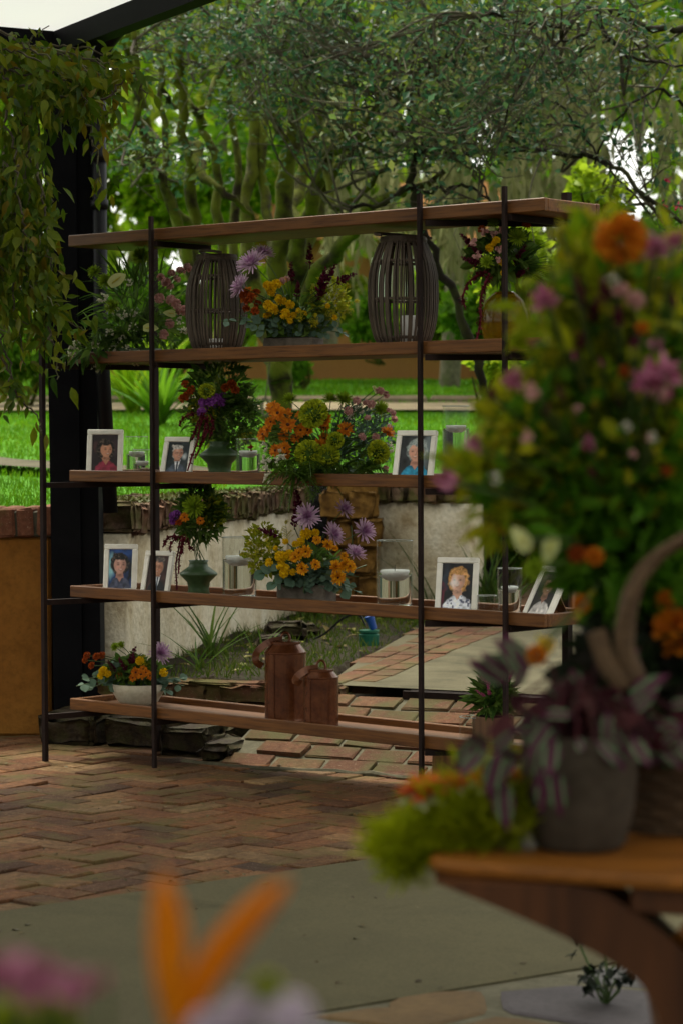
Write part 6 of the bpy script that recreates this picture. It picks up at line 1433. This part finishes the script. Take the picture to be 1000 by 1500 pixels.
for c_ in (-.2, .1):
    g = Geo(); g.inst(strip([.02, .19, .27, .25, .14, .004], c_, .2), np.eye(3)[None], np.zeros((1, 3)), 1.0); lc.append(g.mesh('burgundy_leaf', MT['coleus'], True))
def leaf_at(root, meshes, px, py, Y, size, d, roll=None):
    P = PX(px, py, Y); F3 = frames(np.array([d], float), up=np.array([[rng.normal(0, .4), -1, .6]]), roll=None if roll is None else np.array([roll]))[0]
    obj(meshes[0].name.split('.')[0], meshes[int(rng.integers(0, len(meshes)))], root, P - root.location, Matrix([list(r) for r in F3]), size)
g = Geo()
for k in range(95):
    a = rng.uniform(0, math.pi * 2); px = 855 + 105 * rng.normal(0, .6); py = 1060 + 42 * rng.normal(0, .8) + max(0, abs(px - 855) - 80) * .2; px = min(max(px, 712), 1010); py = min(py, 1085 if 780 < px < 935 else 1118)
    Y = 2.88 + rng.normal(0, .06); sidew = (px - 855) / 120
    leaf_at(Pot, lt if rng.random() < .6 else lc, px, py, Y, rng.uniform(.030, .048), (sidew + rng.normal(0, .45), rng.normal(-.4, .4), rng.normal(-.25, .55)))
    g.tube(smooth_path([pc + np.array([rng.normal(0, .03), rng.normal(0, .03), .12]), (pc + np.array([0, 0, .16]) + np.array(PX(px, py, Y))) / 2 + np.array([0, 0, .03]), PX(px, py, Y)], 6), .0018, 4, 0, False)
for px, py, d in ((725, 1110, (-.3, -.3, -1)), (735, 1150, (0, -.2, -1)), (808, 1085, (-.1, -.4, -1)), (800, 1120, (.05, -.3, -1)), (715, 1085, (-.6, -.3, -.8)), (610 + 130, 1000, (-.8, -.2, .5)), (765, 985, (-.5, -.2, .9)), (930, 1030, (.6, -.3, .6))):
    for q in range(2): leaf_at(Pot, lt, px + rng.normal(0, 6), py + rng.normal(0, 6), 2.82, .052, d)
g.build('stems', MT['coleus'], Pot, origin=pc, kind='stuff')

# moss coloured flower mass on the table's left corner with a red zinnia
mc = np.array(PX(678, 1200, 2.95)); mo = thing('moss_posy', 'low mound of yellow green flowers with a red rimmed bloom at the table corner', 'flowers', (mc[0], mc[1], ZT))
g = Geo()
[cloud(g, PX(a_, b_, 2.92), (r_, r_ * 1.2, r_ * .62), 420, SPIKE, .034, .3, .75, bias=(-.5, -.2, .1)) for a_, b_, r_ in ((742, 1195, .050), (705, 1205, .050), (665, 1216, .044), (630, 1226, .036), (735, 1160, .040))]
for px, py, r_ in ((590, 1230, .02), (572, 1236, .014), (600, 1245, .014), (640, 1180, .02), (690, 1150, .026), (590, 1272, .010), (597, 1258, .012)): cloud(g, PX(px, py, 2.88), (r_ * 1.4, r_, r_ * .8), 130, SPIKE, .030, .0, .7, bias=(-.6, -.2, -.1))
g.build('greenery', m_leaf('lime_moss', [(.24, .30, .006), (.40, .44, .012), (.30, .34, .01)], .45), mo, origin=mo.location, kind='stuff')
redm = m_petal('scarlet_petal', (.50, .035, .012), (.62, .16, .02)); FMr = Geo(); radial(FMr, 16, 6, 1, 1.0, PETAL, 0); radial(FMr, 16, 28, .8, 1.0, PETAL, 0); radial(FMr, 14, -25, 1., 1.0, PETAL, 1); FMr.lathe([(.3, 0), (.2, .2), (0, .22)], 10, mat=0); rm_ = FMr.mesh('red_zinnia', [redm, m_petal('pale_green_rim', (.45, .48, .25))], True)
for px, py, r_, n_ in ((620, 1158, .030, (-.2, -.35, 1)), (712, 1145, .022, (.2, -.5, 1)), (665, 1145, .018, (0, -.5, 1)), (745, 1135, .015, (.3, -.4, 1))):
    F3 = frames(np.array([n_], float))[0]; M = np.stack([F3[:, 0], -F3[:, 2], F3[:, 1]], 1); obj('red_zinnia', rm_, mo, PX(px, py, 2.88) - mo.location, Matrix([list(r) for r in M]), r_)

# wicker basket with a hooped handle, filled with dark foliage
bc = np.array([.425, 3.07, ZT]); bas = thing('flower_basket', 'wicker basket with hooped handle and dark foliage at the right of the table', 'basket', tuple(bc))
g = Geo()
for i in range(13):
    z = .006 + i * .011; r_ = .085 + .03 * (i / 12); th = np.linspace(0, 2 * math.pi, 49); g.tube(np.stack([(r_ + .003 * np.sin(th * 12 + (i % 2) * math.pi)) * np.cos(th), (r_ + .003 * np.sin(th * 12 + (i % 2) * math.pi)) * np.sin(th), np.full(49, z)], 1), .006, 6)
g.build('woven_side', MT['wicker'], bas, kind='stuff'); Geo().lathe([(0, 0), (.085, 0), (.085, .01), (0, .01)], 24).build('base', MT['wicker'], bas)
hb = [np.array(PX(a, b_, 2.84)) - bc for a, b_ in ((930, 1000), (915, 945), (918, 890), (940, 840), (975, 805), (1020, 785), (1090, 790), (1130, 860), (1140, 980))]
for k in range(3):
    p = smooth_path(hb, 40); ph = np.linspace(0, 9, len(p)) + k * 2.1; p = p + np.stack([np.cos(ph), .8 * np.sin(ph), np.cos(ph + .5) * .6], 1) * .006; Geo().tube(p, .0075, 7).build('handle', MT['wicker'], bas, smooth=True)
p = smooth_path([np.array(PX(a, b_, 2.84)) - bc for a, b_ in ((872, 925), (890, 975), (915, 1005))], 8); Geo().tube(p, .012, 7).build('handle_foot', MT['wicker'], bas)
g = Geo(); cloud(g, bc + np.array([.0, .0, .16]), (.13, .11, .12), 1500, OVAL, .05, .1, .6); cloud(g, PX(960, 1010, 3.0), (.07, .05, .06), 500, OVAL, .05, 0, .6)
g.build('foliage', m_leaf('dark_basket_leaf', [(.012, .022, .010), (.022, .014, .012), (.02, .045, .012)], .2), bas, origin=bc, kind='stuff')
g = Geo()
for px, py in ((985, 905), (965, 925), (990, 950), (700, 945)): pass
for px, py, r_ in ((985, 920, .03), (992, 950, .022), (975, 880, .016)): FMo = None; obj('orange_ball_flower', FM['orange_ball_flower'], bas, PX(px, py, 2.95) - bas.location, None, r_ * .8)

# large loose bouquet in a dark vase behind the pot
vc = np.array([(905 - 500) / FPX * 3.2, 3.22, ZT]); big = thing('tall_bouquet', 'large blurred bouquet of orange, magenta and burgundy flowers over the table', FC, tuple(vc)); MO = np.array([vc[0], vc[1], ZT + .24])
Geo().lathe([(0, 0), (.05, 0), (.062, .02), (.066, .12), (.05, .21), (.046, .24), (.04, .24), (.04, .20), (0, .18)], 32).build('vase', MT['black_paint'], big, smooth=True)
BY = 2.95; g = Geo(); gd = Geo()
HB = [('burgundy_snapdragon', 930, 500, 20), ('burgundy_snapdragon', 800, 600, 15), ('burgundy_snapdragon', 905, 590, 15), ('burgundy_snapdragon', 865, 690, 14), ('rust_button_mum', 915, 545, 12), ('orange_ball_flower', 908, 350, 40), ('mauve_mum', 962, 362, 24), ('burgundy_snapdragon', 885, 425, 26), ('burgundy_snapdragon', 850, 440, 22), ('burgundy_snapdragon', 905, 465, 22), ('mauve_mum', 797, 440, 22), ('mauve_spike', 795, 420, 16), ('pink_carnation', 908, 425, 14), ('pink_carnation', 930, 440, 16), ('white_filler', 895, 410, 12), ('burgundy_snapdragon', 850, 500, 16), ('mauve_spike', 840, 520, 14),
      ('mauve_mum', 752, 555, 18), ('burgundy_snapdragon', 775, 560, 12), ('pink_cluster', 780, 575, 18), ('burgundy_snapdragon', 820, 575, 14), ('mauve_mum', 972, 548, 30), ('mauve_mum', 945, 560, 22), ('pink_carnation', 970, 580, 14), ('mauve_spike', 880, 530, 12), ('pink_cluster', 930, 510, 18), ('pink_cluster', 845, 600, 10), ('mauve_spike', 700, 660, 14), ('mauve_mum', 692, 648, 14), ('mauve_mum', 652, 705, 18), ('mauve_spike', 665, 700, 14),
      ('mauve_mum', 862, 650, 12), ('white_filler', 915, 625, 10), ('pink_cluster', 950, 640, 9), ('white_filler', 958, 640, 9), ('pink_cluster', 925, 665, 10), ('rust_button_mum', 975, 690, 9), ('burgundy_snapdragon', 720, 575, 16), ('burgundy_snapdragon', 955, 545, 18), ('burgundy_snapdragon', 870, 455, 24), ('burgundy_snapdragon', 845, 420, 20), ('mauve_spike', 980, 575, 18), ('mauve_spike', 860, 640, 12), ('goldenrod', 880, 665, 14), ('cream_arum', 762, 790, 24), ('cream_arum', 805, 805, 24), ('green_mum', 782, 835, 18), ('orange_ball_flower', 870, 815, 14), ('rust_button_mum', 845, 812, 16),
      ('goldenrod', 790, 935, 16), ('yellow_button_mum', 800, 945, 14), ('goldenrod', 845, 900, 14), ('goldenrod', 865, 870, 12), ('orange_ball_flower', 785, 960, 16), ('orange_ball_flower', 850, 885, 14), ('pink_cluster', 770, 640, 14), ('white_filler', 722, 700, 12), ('goldenrod', 820, 330, 14), ('goldenrod', 835, 380, 14), ('goldenrod', 870, 590, 14), ('goldenrod', 905, 560, 14), ('goldenrod', 960, 470, 14), ('goldenrod', 740, 660, 14), ('goldenrod', 700, 700, 12), ('orange_ball_flower', 940, 480, 10), ('goldenrod', 920, 700, 16), ('goldenrod', 960, 660, 14), ('burgundy_snapdragon', 985, 440, 14), ('mauve_mum', 990, 350, 14), ('mauve_mum', 960, 505, 12)]
for k, px, py, rp in HB:
    Y = BY - .09 + rng.normal(0, .05); P = np.array(PX(px, py, Y)); rad = rp * .92 * Y / FPX; up_ = k in ('burgundy_snapdragon', 'goldenrod', 'mauve_spike')
    n_ = nrm(nrm(P - MO) * .8 + np.array([0, -.3 if up_ else -.7, .1]) + rng.normal(0, .2, 3)); F3 = frames(n_[None], up=rng.normal(0, 1, 3)[None])[0]; M = np.stack([F3[:, 0], -F3[:, 2], F3[:, 1]], 1)
    if np.linalg.det(M) < 0: M[:, 0] *= -1
    sc = rad * (.62 if up_ else 1); q = P - n_ * sc * (1.4 if up_ else 0)
    obj(k, FM[k], big, Vector(q) - big.location, Matrix([list(r) for r in M]), sc); g.tube(smooth_path([MO + rng.normal(0, .012, 3), (MO + q) / 2 + np.array([(q[0] - MO[0]) * -.1, 0, .05]), q], 8), .0018, 4, 1, False)
for k in range(230):
    px, py = rng.uniform(650, 1010), rng.uniform(330, 800)
    if px < LEFT(py) + 22: continue
    P = np.array(PX(px, py, BY + rng.normal(.05, .05))); o_ = nrm(P - MO) * .8 + rng.normal(0, .5, 3); g.inst(OVAL if k % 3 == 0 else LANCE, frames(o_[None], up=np.array([[0, -1., .4]]), roll=rng.uniform(-1.2, 1.2, 1)), P[None], rng.uniform(.028, .052) * (1 if k % 3 == 0 else 1.25), 2 if (k % 5 < 3 and py < 640) or k % 7 == 0 else 0)
for k in range(70):
    a = rng.uniform(-1.25, .5); l_ = rng.uniform(.26, .5); e = MO + np.array([math.sin(a) * l_ * .85, rng.uniform(-.28, .02), math.cos(a) * l_ * 1.05]); q_ = in_view(e, 0)
    if q_ is None or q_[0] < LEFT(q_[1]): continue
    q_ = in_view((MO + e) / 2, 0)
    if q_ is None or q_[0] < LEFT(q_[1]): continue
    p_ = smooth_path([MO, (MO + e) / 2 + rng.normal(0, .02, 3) + np.array([0, 0, .03]), e], 12); g.tube(p_, .0018, 4, 1, False); i_ = np.arange(6, len(p_)); g.inst(LANCE, frames(nrm(rng.normal(0, .7, (len(i_), 3)) + (e - MO) / l_)), p_[i_], rng.uniform(.03, .055, len(i_)), 2)
for cx_, cy_, rx_, ry_, n, mt_, s in ((900, 440, 80, 70, 200, 2, .030), (860, 520, 90, 70, 300, 2, .030), (800, 480, 50, 70, 120, 2, .026), (770, 600, 70, 50, 220, 2, .026), (890, 620, 100, 90, 480, 0, .036), (840, 700, 110, 80, 640, 0, .036), (930, 720, 90, 110, 900, 0, .038), (760, 680, 70, 50, 450, 2, .028), (700, 690, 50, 24, 240, 2, .025), (900, 820, 90, 70, 900, 0, .036), (730, 745, 40, 60, 140, 2, .03), (960, 560, 50, 90, 600, 0, .034), (970, 640, 40, 60, 400, 2, .03), (870, 380, 40, 60, 240, 2, .028), (790, 650, 70, 60, 260, 0, .032), (740, 640, 60, 50, 160, 2, .026), (950, 850, 60, 60, 400, 0, .036)):
    cloud(g, PX(cx_, cy_, BY + .08), (rx_ * BY / FPX, .09, ry_ * BY / FPX), int(n * .5), LANCE, s * 1.25, .2, .6, mt_, shell=.3)
for k in range(230):
    px, py = rng.uniform(650, 1010), rng.uniform(330, 780)
    if px < LEFT(py) + 12: continue
    P = np.array(PX(px, py, BY)); euca_stem(g, (P + MO) / 2 + rng.normal(0, .02, 3), P, 8, .022, 2 if k % 3 else 0)
gy = [m_leaf('bouquet_leaf', [(.035, .12, .005), (.075, .20, .009), (.12, .24, .014)], .45), MT['stem'], m_leaf('bouquet_spray', [(.22, .27, .008), (.40, .37, .016), (.16, .26, .008), (.34, .24, .012)], .5)]
g.build('foliage', gy, big, origin=big.location, kind='stuff')

# small dark plant on the floor behind the table leg
p = FL(882, 1478, 0); dp = thing('dark_plant', 'small plant with dark leaves on pale stems behind the curved table leg', 'plant', (p.x + .01, p.y, .012)); g = Geo()
for k in range(12):
    e = np.array([rng.uniform(-.06, .06), rng.uniform(-.05, .05), rng.uniform(.04, .16)]); g.tube([(0, 0, 0), e * .5 + rng.normal(0, .01, 3), e], .0025, 4, 1, False); g.inst(OVAL, frames(rdirs(5)), np.tile(e, (5, 1)) + rng.normal(0, .012, (5, 3)), .03)
g.build('leaves', [MT['coleus_dark'] if 'coleus_dark' in MT else m_leaf('near_black_leaf', [(.006, .010, .006), (.015, .02, .008)], .1), MT['stem']], dp, kind='stuff')

# nearest: a bird of paradise bouquet on a stool, only its top is in view
NY = 1.15
stool = thing('plant_stool', 'small wooden stool under the nearest bouquet', 'stool', (-.10, NY + .05, 0))
Geo().lathe([(0, .44), (.17, .44), (.175, .452), (.17, .465), (0, .465)], 32).build('seat', MT['table_dark'], stool)
for a in range(3): Geo().tube([(.14 * math.cos(a * 2.1), .14 * math.sin(a * 2.1), 0), (.10 * math.cos(a * 2.1), .10 * math.sin(a * 2.1), .44)], .014, 8).build('leg', MT['table_dark'], stool)
nb = thing('near_bouquet', 'very blurred bouquet with orange bird of paradise petals in the near foreground', FC, (-.10, NY + .05, .466)); NO = np.array(nb.location)
Geo().lathe([(0, 0), (.055, 0), (.07, .05), (.06, .16), (.05, .2), (.044, .2), (.044, .15), (0, .14)], 32).build('vase', MT['cement'], nb, smooth=True)
orp = m_petal('strelitzia_orange', (.75, .26, .008), (.68, .20, .006), .4)
g = Geo(); core(g, .5, .8); ballp(g, 80, .35, .65, .6, PETAL_W, 0, -.3, .8); reg('pale_carnation', g, [m_petal('pale_lilac', (.66, .58, .64), (.55, .46, .55))]); gb = Geo()
def sword(pts, w, name, mat, Y=NY):
    p = smooth_path([PX(a, b_, Y) for a, b_ in pts], 12); t_ = np.linspace(0, 1, len(p)); w_ = w * (np.sin(np.clip(t_ * .9 + .10, 0, 1) * math.pi) ** .5) * .5; d_ = nrm(np.gradient(p, axis=0)); s_ = nrm(np.cross(d_, [0, 1, 0])); vv = np.stack([p - s_ * w_[:, None], p + np.array([0, .006, 0]), p + s_ * w_[:, None], p - np.array([0, .004, 0])], 1).reshape(-1, 3)
    f = [(4 * i + k, 4 * i + (k + 1) % 4, 4 * i + 4 + (k + 1) % 4, 4 * i + 4 + k) for i in range(len(p) - 1) for k in range(4)]; Geo().add(vv, f).build(name, mat, nb, smooth=True, origin=NO)
sword([(262, 1520), (248, 1430), (242, 1350), (240, 1275)], .016, 'orange_petal', orp); sword([(258, 1520), (300, 1430), (360, 1350), (425, 1285)], .016, 'orange_petal', orp)
sword([(250, 1520), (262, 1400), (258, 1310)], .009, 'orange_petal', orp)
for k, px, py, rp in (('mauve_mum', 60, 1440, 38), ('mauve_mum', 15, 1425, 36), ('mauve_mum', 110, 1450, 30), ('mauve_spike', 150, 1445, 18), ('green_dome', 75, 1498, 50), ('green_dome', 15, 1502, 42), ('green_dome', 392, 1448, 24), ('pale_carnation', 350, 1486, 34), ('pale_carnation', 425, 1490, 36), ('pale_carnation', 320, 1498, 28), ('pale_carnation', 385, 1474, 28), ('pale_carnation', 300, 1508, 30)):
    P = PX(px, py, NY + rng.normal(0, .02)); obj(k, FM[k], nb, P - nb.location, (rng.uniform(.5, 1.1), rng.normal(0, .3), 0), rp * NY / FPX); gb.tube(smooth_path([NO + np.array([0, 0, .19]), (NO + np.array([0, 0, .25]) + np.array(P)) / 2, P], 8), .002, 4, 1, False)
cloud(gb, NO + np.array([0, 0, .26]), (.10, .08, .07), 260, LANCE, .06, .4, .6); gb.tube([NO + np.array([0, 0, .15]), PX(262, 1515, NY)], .007, 7, 1)
gb.build('foliage', [MT['green_a'], MT['stem']], nb, origin=NO, kind='stuff')
